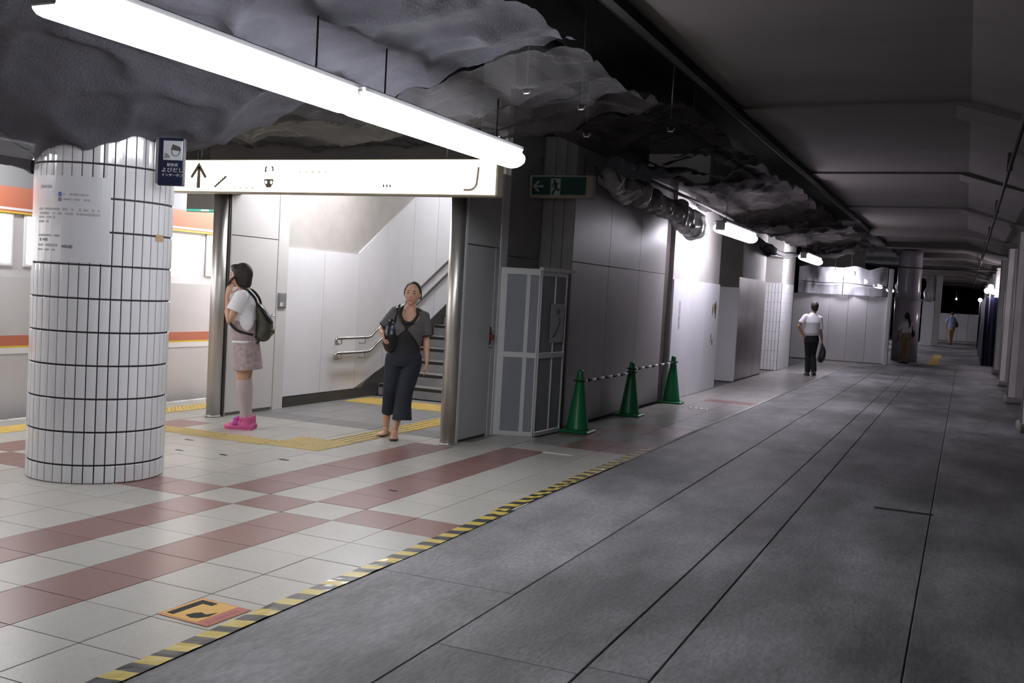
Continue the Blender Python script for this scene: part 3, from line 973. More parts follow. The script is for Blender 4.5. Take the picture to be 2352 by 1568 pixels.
for x in (-.25, .25):
    MB().tube([(x, .05, .11), (x, .05, .32)], .01, 6).build('hanger', steel_d, ex)

# lit exit sign glimpsed behind the pillar sign
gx = thing('lit_exit_sign', 'glowing green exit sign seen under the station sign beside the steel post', 'sign', (-2.98, 3.1, 2.33))
MB().bbox((-.30, 0, -.11), (.30, .08, .11), .005).build('housing', cream_f, gx)
MB().box((-.29, -.004, -.075), (.29, 0, .10)).build('face', conc, gx)
MB().box((-.29, -.005, -.10), (.29, -.001, -.078)).build('green_band', green_e, gx)
b = MB(); b.prism([(.22 + .045 * math.cos(a), .02 + .06 * math.sin(a)) for a in [i * PI / 8 for i in range(16)]], -.006, -.004, 1); b.build('lit_disc', green_w, gx)
MB().box((-.08, -.0065, -.098), (.03, -.005, -.082)).build('lit_patch', green_w, gx)
for x in (-.2, .2):
    MB().tube([(x, .04, .10), (x, .04, .6)], .008, 6).build('hanger', steel_d, gx)

# ------------------------------------------------------------------ posts and fold-away doors of the stair opening
for x, y, lab in ((-2.51, 2.78, 'polished steel post at the train side of the stair opening'), (.285, 2.90, 'polished steel post in front of the grey door panel')):
    p_ = thing('steel_post', lab, 'post', (x, y, 0))
    MB().lathe([(.075, 0), (.075, 2.45)], 28).build('tube', steel, p_)
    MB().lathe([(.082, 0), (.082, .018), (.076, .022)], 28).build('collar', steel, p_)

d1 = MB().box((-2.53, 2.86, 0.0), (-2.485, 3.92, 2.62)).build('door_1', conc, kind='structure')
MB().bbox((-2.485, 2.90, .035), (-2.46, 3.72, 1.965), .004).build('leaf', panel_c, d1)
MB().bbox((-2.485, 2.90, 1.973), (-2.46, 3.72, 2.62), .004).build('top_panel', panel_c, d1)
MB().bbox((-2.49, 3.726, .0), (-2.455, 3.92, 2.62), .004).build('jamb', panel_c, d1)
MB().box((-2.50, 2.855, 0), (-2.455, 2.875, 2.62)).build('guide_rail', steel_d, d1)
MB().box((-2.485, 2.882, 0), (-2.45, 2.898, 2.62)).build('guide_rail', steel, d1)
cbx = MB().bbox((-2.458, 3.745, 1.185), (-2.440, 3.895, 1.365), .004).build('control_box', train_g, d1)
MB().bbox((-2.440, 3.755, 1.195), (-2.434, 3.885, 1.355), .003).build('cover', duct_m, cbx)
MB().box((-2.434, 3.765, 1.205), (-2.431, 3.815, 1.25)).build('paper', paper_m, cbx)
hd = MB(); hd.tube([(-2.46, 3.66, 1.10), (-2.425, 3.66, 1.10)], .016, 10).tube([(-2.425, 3.67, 1.10), (-2.425, 3.60, 1.085)], .010, 8)
hd.build('handle', steel, d1)

d2 = MB().box((.245, 3.02, 0), (.30, 3.98, 2.75)).build('door_2', conc, kind='structure')
MB().bbox((.30, 3.04, .03), (.322, 3.700, 1.965), .004).build('leaf', panel_d, d2)
MB().bbox((.30, 3.04, 1.975), (.322, 3.80, 2.75), .004).build('top_panel', panel_d, d2)
MB().bbox((.24, 2.985, 0), (.335, 3.035, 2.75), .006).build('jamb', panel_w, d2)
MB().bbox((.298, 3.706, 0), (.326, 3.80, 1.97), .004).build('jamb', panel_d, d2)
MB().bbox((.298, 3.805, 0), (.330, 3.985, 2.75), .004).build('edge_post', panel_w, d2)
hl = MB().bbox((.322, 3.655, .93), (.328, 3.69, 1.15), .002).build('lock_plate', steel_d, d2)
MB().tube([(.328, 3.672, 1.10), (.375, 3.672, 1.10), (.38, 3.62, 1.095)], .010, 8).build('lever', steel, hl)
MB().ball((.345, 3.68, 1.045), (.02, .03, .03), 10, 8).build('red_tag', red_tag, hl)
MB().tube([(.335, 3.665, .96), (.345, 3.665, .945)], .016, 8).build('cylinder', steel, hl)
b = MB()
for k, (a0, a1) in enumerate(((3.40, 3.58), (3.42, 3.56), (3.40, 3.57), (3.45, 3.55))):
    y = a0
    while y < a1:
        b.box((.322, y, 1.12 - .033 * k), (.3232, y + .016, 1.132 - .033 * k)); y += .024
b.build('print_line', ink_l, d2, kind='stuff')

# ------------------------------------------------------------------ folding screen around the return corner
fs = thing('folding_screen', 'white framed screen with grey translucent panes standing against the grey wall', 'screen', (.31, 3.865, 0))
PX = Vector((.42, .115, 0)); PY = Vector((.50, .82, 0)) ; 


def frame(name, o, d, length, stiles, pane_spans, h0=0., h1=1.78, mid=.863):
    d = d.normalized(); ang = math.atan2(d.y, d.x)
    e = link(name, None, fs, o, ang)
    b = MB()
    for a, wd in stiles:
        b.bbox((a, -.015, h0), (a + wd, .015, h1), .004)
    b.build('stile', plastic_frame, e)
    for z, hh in ((h0, .05), (mid - .03, .06), (h1 - .07, .07)):
        MB().bbox((0, -.017, z), (length, .017, z + hh), .004).build('rail', plastic_frame, e)
    for a, c in pane_spans:
        for z0, z1 in ((h0 + .05, mid - .03), (mid + .03, h1 - .07)):
            MB().box((a, -.003, z0), (c, .003, z1)).build('pane', pane_m, e)
    return e


fa = frame('front_panel', (0, 0, 0), Vector((.405, .16, 0)), .435, [(0, .085), (.285, .045), (.415, .02)], [(.085, .285), (.33, .415)])
fb = frame('side_panel', (.405, .165, 0), Vector((.05, .62, 0)), .625, [(0, .015), (.33, .018), (.60, .025)], [(.015, .33), (.348, .60)])
MB().bbox((-.02, -.03, 1.76), (.78, .02, 1.80), .004).build('top_batten', plastic_frame, fb)
nb = MB().bbox((.24, -.020, 1.0), (.56, -.0165, 1.42), .001).build('notice', mat('faded_notice', (.42, .42, .46), .4), fb)
b = MB()
b.box((.36, -.0225, 1.30), (.40, -.0205, 1.36)).box((.41, -.0225, 1.30), (.45, -.0205, 1.36))
b.build('notice_picture', mat('faded_blue', (.16, .19, .30), .5), fb)
b = MB()
b.prism(strip([(.31, 1.06), (.36, 1.08), (.45, 1.20), (.47, 1.24)], .022), -.0225, -.0205, 1)
b.ball((.455, -.021, 1.255), (.018, .003, .018), 8, 6)
b.build('escalator_symbol', icon_grey, fb)

# ------------------------------------------------------------------ cones and bars
def cone(x, y, lab):
    t = thing('traffic_cone', lab, 'cone', (x, y, 0), .05, 'green traffic cones along the grey wall')
    MB().bbox((-.17, -.17, 0), (.17, .17, .03), .012).build('base', cone_m, t)
    MB().lathe([(.135, .028), (.125, .05), (.036, .64), (.034, .68), (.024, .698), (.008, .70)], 24).build('body', cone_m, t)
    return t


cone(.95, 4.76, 'nearest green traffic cone, beside the translucent screen')
cone(.915, 6.78, 'middle green traffic cone of the three along the grey wall')
cone(.905, 8.87, 'farthest green traffic cone, beside the dark steel column')


def cone_bar(p0, p1, lab):
    a, c = Vector(p0), Vector(p1)
    t = thing('cone_bar', lab, 'bar', a)
    n = 12
    u_ = (c - a).normalized() * .062
    for k in range(n):
        q0, q1 = u_ + (c - a - 2 * u_) * (k / n), u_ + (c - a - 2 * u_) * ((k + 1) / n)
        MB().tube([q0, q1], .017, 8).build('black_band' if k % 2 else 'white_band', black_c if k % 2 else white_p, t)
    for e_ in (Vector((0, 0, 0)), c - a):
        MB().tube([e_ + Vector((.062 * math.cos(k), .062 * math.sin(k), .012)) for k in [i * PI / 6 for i in range(13)]], .009, 6).build('ring', black_c, t)


cone_bar((.95, 4.76, .565), (.915, 6.78, .555), 'striped bar linking the nearest and middle green cones')
cone_bar((.915, 6.78, .600), (.905, 8.87, .60), 'striped bar linking the middle and farthest green cones')
# ------------------------------------------------------------------ hazard tape
def tape(name, lab, x, y0, y1, wd, pitch, z, skew, seed, x_slope=0.0):
    rnd = random.Random(seed)
    b = MB()
    y = y0
    k = 0
    while y < y1:
        p = pitch * rnd.uniform(.85, 1.15)
        n = 3
        for s_ in range(n):
            ya, yb = y + p * s_ / n, y + p * (s_ + 1) / n
            vs = []
            for yy in (ya, yb):
                for f_ in (0, .35, .7, 1):
                    jz = .004 * max(0, math.sin(yy * 9.1 + f_ * 3) * math.sin(yy * 3.7 + seed)) + (.0015 * math.sin(yy * 41 + f_ * 9))
                    vs.append((x + x_slope * (yy - y0) - wd / 2 + wd * f_ + .006 * math.sin(yy * 2.3 + seed), yy + skew * (f_ - .5), z + abs(jz)))
            b.add(vs, [(0, 1, 5, 4), (1, 2, 6, 5), (2, 3, 7, 6)], k % 2)
        y += p; k += 1
    return tag(b.build(name, [tape_y, tape_k]), lab, 'tape', kind='thing')


tape('hazard_tape', 'yellow and black hazard tape stuck along the edge of the tiled floor', 1.99, -4.6, .55, .10, .088, .0032, .03, 3)
tape('hazard_tape', 'finer striped stretch of hazard tape running on towards the red tiles', 1.955, .52, 4.1, .09, .085, .004, .04, 5)
tape('hazard_tape', 'narrow strip of hazard tape doubled onto the walkway edge', 2.005, .9, 3.2, .035, .095, .0085, .03, 8)

# floor direction sticker
fl = thing('floor_sticker', 'orange floor sticker with a bent black arrow and red band beside hazard tape', 'sticker', (1.755, -2.225, .001), -.05)
U, V_ = .285, .30      # along Y, along X
MB().box((-V_ / 2, -U / 2, 0), (V_ / 2, U / 2, .0012)).build('backing', sticker_o, fl)
MB().box((-V_ / 2 + .012, -U / 2 + .015, .0012), (.075, U / 2 - .015, .002)).build('yellow_field', sticker_y, fl)
MB().box((.08, -U / 2 + .006, .0012), (V_ / 2 - .006, U / 2 - .006, .002)).build('red_band', sticker_r, fl)
b = MB()
b.prism([(-.125, -.11), (-.085, -.11), (-.085, .075), (-.03, .075), (-.03, .115), (-.125, .115)], .002, .0028, 2)
b.prism([(-.035, -.085), (-.02, -.04), (.0, -.02), (.035, -.03), (.06, .02), (.064, -.04), (.04, -.085), (.01, -.10)], .002, .0028, 2)
b.build('arrow', black_c, fl)
b = MB()
for k in range(7):
    b.box((.098, -.105 + .03 * k, .002), (.125, -.086 + .03 * k, .0026))
b.build('faded_print', mat('print_dull_red', (.34, .13, .11), .5), fl, kind='stuff')

for k in range(4):
    sd = MB().lathe([(.03, 0), (.028, .006), (.012, .012), (0.002, .013)], 12, (1.31 + .085 * k, 8.42 - .012 * k, 0))
    tag(sd.build('floor_stud', mat('bright_stud', (.85, .85, .85), .1, .6)), ['leftmost', 'second from left', 'third from left', 'rightmost'][k] + ' of four small shiny floor studs beyond the cones', 'stud', 'row of floor studs', 'thing')

# ------------------------------------------------------------------ services above the netting
for x, z, r, lab in ((-.1, 3.45, .09, 'thick pipe above the netting over the tiled floor'), (1.5, 3.6, .06, 'thin pipe above the netting near the hanger rods'), (2.2, 3.75, .045, 'slim pipe above the dark edge of the netting')):
    p_ = MB().tube([(x, -8, z), (x, 24, z)], r, 12)
    tag(p_.build('service_pipe', pipe_m), lab, 'pipe', kind='thing')
dc = thing('ventilation_duct', 'pale boxed duct seen through the netting above the tiled pillar', 'duct', (-.85, -2.0, 3.25))
MB().bbox((-.28, -2.6, -.1), (.28, 1.15, .2), .01).build('duct_body', duct_m, dc)
for y in (-.25, .45, 1.1):
    MB().bbox((-.30, y, -.12), (.30, y + .04, .22), .006).build('flange', steel_d, dc)
for k, (x, y, dx, dy) in enumerate(((1.15, .15, .5, .05), (1.5, .75, .35, .06), (1.35, 1.5, .5, .05), (1.6, 2.3, .3, .08))):
    lab = ['timber batten lying above the netting nearest the camera', 'short timber batten second above the netting', 'long timber batten above the netting beside a hanger rod', 'pale timber batten farthest above the netting'][k]
    tag(MB().bbox((x - dx / 2, y - dy / 2, 3.50), (x + dx / 2, y + dy / 2, 3.53), .004).build('timber_batten', wood_m), lab, 'batten', kind='thing')


def sheet(name, lab, x0, x1, y0, y1, nx, ny, zf, m_, hole=None):
    b = MB()
    ins = []
    for a in range(nx + 1):
        for c in range(ny + 1):
            x, y = x0 + (x1 - x0) * a / nx, y0 + (y1 - y0) * c / ny
            i_ = False
            if hole:
                d = math.hypot(x - hole[0], y - hole[1])
                if d < hole[2]:
                    i_ = True
                    if d > 1e-6:
                        x, y = hole[0] + (x - hole[0]) / d * hole[2], hole[1] + (y - hole[1]) / d * hole[2]
            ins.append(i_)
            b.v.append((x, y, zf(x, y) - (.03 if i_ else 0)))
    for a in range(nx):
        for c in range(ny):
            i = a * (ny + 1) + c
            q = (i, i + ny + 1, i + ny + 2, i + 1)
            if all(ins[k] for k in q):
                continue
            b.f.append(q); b.mi.append(0); b.sm.append(True)
    return tag(b.build(name, m_), lab, 'netting', kind='thing')


def wob(x, y, s=1.0):
    return s * .07 * noise.noise((.9 * x, .9 * y, 1.7))


def ridge(x, y):
    v = abs(noise.noise((1.1 * x + .5 * noise.noise((x, y, 9)), .8 * y, 3.1)))
    w_ = abs(noise.noise((1.9 * x, 2.6 * y + .4 * noise.noise((2 * x, y, 5)), 7.7)))
    return .09 * (1 - min(1, 3.0 * v)) ** 2 + .05 * (1 - min(1, 3.2 * w_)) ** 2


def fine(x, y):
    v = abs(noise.noise((5.5 * x, 4.2 * y, 2.2)))
    return .014 * (1 - min(1, 3 * v)) ** 2 + .006 * noise.noise((15 * x, 13 * y, .3))


def z_near(x, y):
    z = 2.99 - ridge(x, y) + wob(x, y, .7) - fine(x, y)
    d = math.hypot(x + 1.085, y + .175)
    z -= .41 * math.exp(-(max(0, d - .5) / .62) ** 2)
    z -= .46 * math.exp(-((x + 2.35) / 1.25) ** 2 - ((y + 1.0) / 1.25) ** 2)
    z += .34 * max(0, min(1, (x - .9) / 1.2))
    if x < -2.95: z = max(z, 2.90)
    return max(z, 2.90) if x > .3 else z


sheet('debris_netting', 'grey blue debris netting sagging onto the top of the tiled pillar', -3.6, 2.25, -5.2, .72, 150, 150, z_near, net_b,
      (-1.085, -.175, .512))


def z_mid(x, y):
    z = 3.0 + wob(x, y, .8) - ridge(x, y) - fine(x, y) + .28 * max(0, min(1, (x - .9) / 1.2))
    z -= .12 * math.exp(-((x + 1.6) / 1.3) ** 2 - ((y - 1.9) / .8) ** 2)
    return max(z, 2.90) if x > .3 else z


sheet('debris_netting', 'dark debris netting draped above the long lamps and station sign', -3.5, 2.3, .74, 2.82, 140, 70, z_mid, net_m)


def z_far(x, y):
    z = 3.06 + wob(x, y, .9) - ridge(x, y) - .5 * fine(x, y) + .22 * max(0, min(1, (x - 1.1) / 1.1))
    return max(z, 3.13) if x < 1.35 and y < 9.6 else max(z, 2.96)


sheet('debris_netting', 'black sagging netting hanging along the corridor beyond the grey wall', .90, 2.45, 2.84, 24.3, 50, 300, z_far, net_d)
G_ = 'fluorescent lamps above the tiled strip'
lamp('fluorescent_lamp', 'nearest long white fluorescent lamp glowing above the tiled floor', 1.34, -2.84, -.66, 2.67, tube_m, G_, netf=z_near)
lamp('fluorescent_lamp', 'second long fluorescent lamp, its end overlapping the corner of the station sign', 1.34, -.60, 1.80, 2.67, tube_m, G_, netf=lambda x, y: (z_near if y < .73 else z_mid)(x, y))
lamp('fluorescent_lamp', 'fluorescent lamp hanging in front of the white sheeted block beside the plastic bag', 1.48, 8.84, 11.15, 2.67, tube_f, G_, netf=z_far)
lamp('fluorescent_lamp', 'fluorescent lamp hanging above the person in white shirt near the square tiled pillar', 1.53, 16.75, 19.1, 2.67, tube_f, G_, netf=z_far)
t = lamp('short_lamp', 'short glaring lamp in front of the plastic film above the white hoarding', 1.52, 24.30, 24.94, 2.60, tube_f, None, .30, hang=1.39)
t.rotation_euler = (0, 0, PI / 2)
MB().box((.1, 26.9, 1.9), (1.9, 27.0, 3.9)).build('wall_lamp_mask', conc, kind='structure')  # added to hide the row lamps that would show through the film
for y0, lab in ((32.6, 'lamp of the corridor row next beyond the white hoarding'), (40.4, 'lamp of the corridor row ahead of the white sheeted post'), (48.3, 'last lamp of the corridor row before the low far wall')):
    lamp('fluorescent_lamp', lab, 1.2, y0, y0 + 2.4, 2.67, tube_f, G_, hang=1.32)

for k, (x, y) in enumerate(((1.62, 1.35), (1.75, 2.2), (1.40, 3.3), (2.05, 3.9), (1.9, 5.3))):
    t = thing('hanger_rod', ['first', 'second', 'third', 'fourth', 'fifth'][k] + ' thin hanger rod from the near end holding up the netting', 'rod', (x, y, (z_mid if y < 2.8 else z_far)(x, y)), 0, 'hanger rods')
    MB().tube([(0, 0, .01), (0, 0, .85)], .008, 6).build('rod', duct_m, t)
    MB().tube([(.04, 0, -.02), (.02, 0, -.05), (-.02, .0, -.05), (-.03, 0, -.01)], .009, 6).build('hook', steel, t)
def crumple(o, amp, sc):
    me = o.data
    for v in me.vertices:
        p = v.co * sc
        d = Vector((noise.noise(p + Vector((7, 0, 0))), noise.noise(p + Vector((0, 5, 3))), noise.noise(p + Vector((2, 9, 0)))))
        q = p * 2.7
        v.co += (d + .5 * Vector((noise.noise(q), noise.noise(q + Vector((4, 4, 4))), noise.noise(q + Vector((8, 1, 6)))))) * amp
    me.update()
    return o


# loose corner of netting
b = MB().tube([(1.25, 4.4, 2.98), (1.45, 5.0, 2.92), (1.62, 5.5, 2.97), (1.75, 5.9, 3.05)], [(.10, .03), (.16, .05), (.12, .05), (.04, .02)], 12, ref=(1, 0, .2))
tag(crumple(remesh(b, 'net_fold', net_b, None, .015, 1), .06, 5.0), 'gathered fold of bluish netting hanging near the unlit exit sign', 'netting', kind='thing')
# plastic-wrapped bundle along the top of the grey wall
rb = random.Random(4)
path, rad = [], []
for k in range(46):
    f_ = k / 45
    path.append((.93 + .03 * math.sin(k * .9) + .22 * max(0, f_ - .5), 5.25 + 3.5 * f_, 2.88 - .12 * f_ + .03 * math.sin(k * .55)))
    r = .085 + .05 * abs(math.sin(k * .48)) + .02 * rb.random()
    if k in (0, 45): r = .03
    rad.append((r * 1.05, r * rb.uniform(.8, 1.1)))
wr_ = thing('wrapped_bundle', 'bundle of cables wrapped in grey plastic hanging along the top of the grey wall', 'bundle')
b = MB().tube(path, rad, 14, ref=(1, 0, 0))
crumple(remesh(b, 'plastic_wrap', wrap_m, wr_, .02, 1), .06, 4.0)
b = MB().tube([(.98, 7.2, 2.84), (1.05, 7.8, 2.74), (1.10, 8.3, 2.66), (1.13, 8.75, 2.62), (1.12, 9.02, 2.66), (1.10, 9.12, 2.72)], [(.07, .07), (.12, .13), (.15, .19), (.16, .22), (.13, .16), (.06, .08)], 16, ref=(1, 0, 0), round_cap=True)
crumple(remesh(b, 'plastic_bag', wrap_m, wr_, .02, 1), .045, 4.0)
MB().tube([(.85, 5.1, 3.0), (.9, 5.6, 2.75), (.97, 6.0, 2.82), (.98, 6.3, 2.97)], .012, 6).build('tie_cord', pipe_m, wr_)
MB().tube([(1.14, 6.0, 2.99), (1.16, 9.0, 2.96), (1.15, 11.2, 2.92)], .022, 6).build('cable', pipe_m, wr_)
w2 = thing('cable_bundle', 'tangle of dark cables between the corridor lamps', 'cables')
for k in range(5):
    MB().tube([(.93 + .05 * math.sin(k), 14.5, 2.86 - .02 * k), (.9 + .06 * math.sin(k * 2), 16.4, 2.66 + .05 * math.sin(k * 1.7)), (.92, 18.4, 2.70 + .04 * math.cos(k)), (.95, 20.5, 2.84)], .028, 8).build('cable', pipe_m, w2)
crumple(MB().ball((.92, 15.9, 2.70), (.12, .7, .12), 20, 14).build('net_bag', net_d, w2), .08, 4.0)

# ------------------------------------------------------------------ wrapped round column, far white post, tarpaulin
wc = thing('wrapped_column', 'round column wrapped in shiny grey film behind the woman in khaki trousers', 'column', (3.13, 28.35, 0))
MB().lathe([(.39, 0), (.385, .9), (.392, 1.95)], 28).build('lower_sheet', film_p, wc)
prof = [(.36, 1.9), (.365, 2.2), (.352, 2.5), (.362, 2.8), (.355, 3.1), (.345, 3.3), (.35, 3.46)]
MB().lathe(prof, 28).build('upper_wrap', film_p, wc)
b = MB().tube([(.395 * math.cos(a), .395 * math.sin(a), 1.95 + .02 * math.sin(a * 9)) for a in [i * PI / 24 for i in range(49)]], .022, 6)
b.build('wrinkled_hem', film_m, wc)
b = MB().tube([(-.38, -.12, 2.0), (-.38, -.12, 2.45)], .018, 6).tube([(-.30, -.24, 1.98), (-.30, -.24, 2.2)], .02, 6)
b.build('reflection_streak', mat('streak_pale', (.85, .85, .9), .1), wc)  # pale tubes stand in for two bright reflections on the film
ct = MB().tube([(1.4, 27.0, 3.02), (2.8, 27.9, 2.94), (3.13, 27.93, 2.93), (4.4, 27.9, 2.92), (5.6, 27.8, 2.94)], .016, 6)
tag(ct.build('strung_cable', pipe_m), 'black cable strung across in front of the wrapped round column', 'cable', kind='thing')
fp = thing('white_sheeted_post', 'bright white sheeted post far off behind the round column', 'post', (3.15, 47.0, 0))
MB().bbox((-.26, -.2, 0), (.26, .3, 2.15), .01).build('sheet', sheet_w, fp)
MB().tube([(0, 0, 2.1), (.02, 0, 2.3), (0, 0, 2.55), (.05, 0, 2.8), (.04, 0, 3.4)], [.26, .24, .27, .2, .22], 14).build('wrap', wrap_m, fp)
MB().bbox((.28, -.15, 0), (.55, .4, 3.4), .02).build('column', conc_l, fp)
tp = thing('tarpaulin', 'navy tarpaulin curtain hanging to the floor in front of the far columns', 'tarpaulin', (5.42, 29.1, 0))
b = MB()
for a in range(61):
    for c in range(7):
        y = 11.0 * a / 60
        b.v.append((.05 * math.sin(y * 4.2) + .03 * math.sin(y * 9.1 + c), y, .005 + 2.15 * c / 6))
for a in range(60):
    for c in range(6):
        i = a * 7 + c
        b.f.append((i, i + 7, i + 8, i + 1)); b.mi.append(0); b.sm.append(True)
b.build('curtain', tarp_m, tp)
b = MB()
for a in range(13):
    for c in range(7):
        x = -.06 + .62 * a / 12
        b.v.append((x, .03 * math.sin(x * 26) - .01, .005 + 2.15 * c / 6))
for a in range(12):
    for c in range(6):
        i = a * 7 + c
        b.f.append((i, i + 7, i + 8, i + 1)); b.mi.append(0); b.sm.append(True)
b.build('front_fold', tarp_m, tp)
MB().tube([(0, -.1, 2.16), (0, 11.1, 2.16)], .02, 6).build('rail', duct_m, tp)

# ------------------------------------------------------------------ train
tn = thing('train', 'pale metro train with orange stripes standing along the platform edge', 'train', (-3.87, 0, 0))
Y0, Y1 = -8, 26
body = MB()
body.box((-2.6, Y0, -.85), (-.03, Y1, .25))
body.box((-2.6, Y0, .25), (-.03, Y1, .66))
b = MB().box((-2.6, Y0, -.85), (-.02, Y1, 1.40)); b.build('body_side', train_b, tn)
MB().box((-2.6, Y0, 1.40), (-.06, Y1, 2.28)).build('window_band', train_b, tn)
for z0, z1, m_, nm, dx in ((.705, .81, train_o, 'orange_stripe', 0), (.685, .705, train_y, 'yellow_stripe', 0), (.625, .685, train_w, 'white_stripe', 0),
                           (2.085, 2.29, train_o, 'orange_band', .0), (2.062, 2.085, train_w, 'white_band', .004), (2.045, 2.062, train_o, 'red_line', .002), (2.03, 2.045, train_y, 'yellow_line', .002)):
    MB().box((-.05, Y0, z0), (-.014 + dx, Y1, z1)).build(nm, m_, tn)
MB().prism([(-2.6, 2.28), (-.02, 2.28), (-.03, 2.5), (-.25, 2.72), (-1.3, 2.8), (-2.6, 2.72)], Y0, Y1, 1).build('roof', train_g, tn)
y = Y0 + .3
kk = 0
while y < Y1 - 1.5:
    if kk % 3 == 2:      # double door
        dr = MB().bbox((-.055, y, .03), (-.03, y + 1.30, 2.0), .004).build('door', train_w, tn)
        for s_ in (0, 1):
            MB().bbox((-.052, y + .08 + .62 * s_, 1.48), (-.024, y + .58 + .62 * s_, 1.98), .01).build('pane', win_e, dr)
        MB().box((-.04, y + .645, .03), (-.025, y + .655, 2.0)).build('door_joint', train_g, dr)
        y += 1.42
    else:
        wn = MB().bbox((-.056, y, 1.50), (-.034, y + 1.15, 2.03), .01).build('window', train_w, tn)
        MB().bbox((-.05, y + .03, 1.53), (-.028, y + 1.12, 2.01), .006).build('pane', win_e, wn)
        y += 1.27
    kk += 1
for y in (-4, 2, 8, 14, 20):
    MB().box((-2.3, y, -1.08), (-.3, y + 2.2, -.8)).build('bogie', black_m, tn)


# ------------------------------------------------------------------ people
def V3(*a): return Vector(a if len(a) == 3 else a[0])


def limb(b, pts, rads, n=14, ref=None):
    b.tube(pts, rads, n, ref=ref, round_cap=True)


def head(b, c, f, u, s=1.0):
    f = V3(f).normalized(); u = V3(u); u = (u - f * u.dot(f)).normalized(); sd = f.cross(u)
    R_ = Matrix((sd, f, u)).transposed()
    n, m = 26, 20
    o = len(b.v)
    for j in range(m + 1):
        th = PI * j / m
        for k in range(n):
            a = 2 * PI * k / n
            x, y, z = math.sin(th) * math.cos(a), math.sin(th) * math.sin(a), -math.cos(th)
            rx, ry = .079, .093
            if z < 0:
                q = -z
                rx *= 1 - .22 * q ** 1.8
                ry *= (1 - .02 * q) if y > 0 else (1 - .40 * q ** 1.2)
            if y > 0 and abs(x) < .6:
                ry *= 1 - .05 * (1 - abs(x))
            b.v.append(tuple(V3(c) + R_ @ (V3(x * rx, y * ry, z * .113) * s)))
    for j in range(m):
        for k in range(n):
            A, B_, D, E_ = o + j * n + k, o + j * n + (k + 1) % n, o + (j + 1) * n + (k + 1) % n, o + (j + 1) * n + k
            b.f.append((A, D, E_) if j == 0 else (A, B_, D) if j == m - 1 else (A, B_, D, E_)); b.mi.append(0); b.sm.append(True)
    L = lambda x, y, z: V3(c) + R_ @ (V3(x, y, z) * s)
    b.tube([L(0, .082, .022), L(0, .094, -.005), L(0, .104, -.026), L(0, .088, -.036)], [.008 * s, .010 * s, .014 * s, .010 * s], 8)
    b.tube([L(-.026, .080, -.064), L(0, .090, -.064), L(.026, .080, -.064)], [.006 * s, .011 * s, .006 * s], 8)
    b.ball(L(0, .058, -.092), (.026 * s, .022 * s, .020 * s), 10, 8, rot=R_)
    for q in (-1, 1):
        b.ball(L(q * .076, -.004, -.008), (.012 * s, .018 * s, .030 * s), 10, 8, rot=R_)
        b.ball(L(q * .040, .052, -.025), (.028 * s, .022 * s, .030 * s), 12, 8, rot=R_)
    return L, R_


def face(p, L, R_, s=1.0):
    for q in (-1, 1):
        MB().ball(L(q * .032, .0835, .006), (.0145 * s, .006 * s, .0055 * s), 10, 6, rot=R_).build('eye', eye_m, p)
        MB().tube([L(q * .015, .090, .026), L(q * .032, .0885, .031), L(q * .05, .076, .026)], [.0025 * s, .0032 * s, .002 * s], 6).build('eyebrow', hair_m, p)
    MB().ball(L(0, .0925, -.061), (.022 * s, .008 * s, .005 * s), 10, 6, rot=R_).ball(L(0, .092, -.069), (.019 * s, .008 * s, .006 * s), 10, 6, rot=R_).build('mouth', lip_m, p)


def hand(b, wr, d, n, side, curl=.5, s=1.0):
    """wr wrist, d finger direction, n palm normal (fingers bend that way), side = +1/-1 thumb side along d x n"""
    d = V3(d).normalized(); n = V3(n); n = (n - d * n.dot(d)).normalized(); a = d.cross(n)
    wr = V3(wr)
    b.tube([wr - d * .02, wr + d * .02, wr + d * .055, wr + d * .088], [(.022 * s, .019 * s), (.032 * s, .016 * s), (.039 * s, .015 * s), (.037 * s, .012 * s)], 12, ref=a)
    for k, (o, ln) in enumerate(((.029, .068), (.010, .077), (-.010, .072), (-.028, .056))):
        base = wr + d * (.082 - .004 * abs(k - 1.3)) * s + a * (o * side * s)
        pts = [base - d * .02 * s, base]
        ang = curl * .35
        for seg in (.44, .31, .25):
            pts.append(pts[-1] + (d * math.cos(ang) + n * math.sin(ang)) * ln * seg * s)
            ang += curl * .9
        b.tube(pts, [.009 * s, .0092 * s, .0085 * s, .0078 * s, .0065 * s], 8, round_cap=True)
    t0 = wr + d * .022 * s + a * (.024 * side * s)
    b.tube([t0, t0 + (d * .55 + a * side * .65 + n * .2) * .034 * s, t0 + (d * .85 + a * side * .75 + n * .45) * .058 * s, t0 + (d * 1.1 + a * side * .68 + n * .8) * .072 * s],
           [.012 * s, .0105 * s, .009 * s, .0075 * s], 8, round_cap=True)


def arm(b, sh, el, wr, s=1.0):
    sh, el, wr = V3(sh), V3(el), V3(wr)
    limb(b, [sh, sh.lerp(el, .35), sh.lerp(el, .8), el, el.lerp(wr, .25), el.lerp(wr, .7), wr],
         [.046 * s, .043 * s, .037 * s, .036 * s, .038 * s, .029 * s, .022 * s])


def leg(b, hip, kn, an, s=1.0):
    hip, kn, an = V3(hip), V3(kn), V3(an)
    limb(b, [hip, hip.lerp(kn, .35), hip.lerp(kn, .8), kn, kn.lerp(an, .28), kn.lerp(an, .7), an],
         [.088 * s, .080 * s, .062 * s, .055 * s, .058 * s, .040 * s, .034 * s])


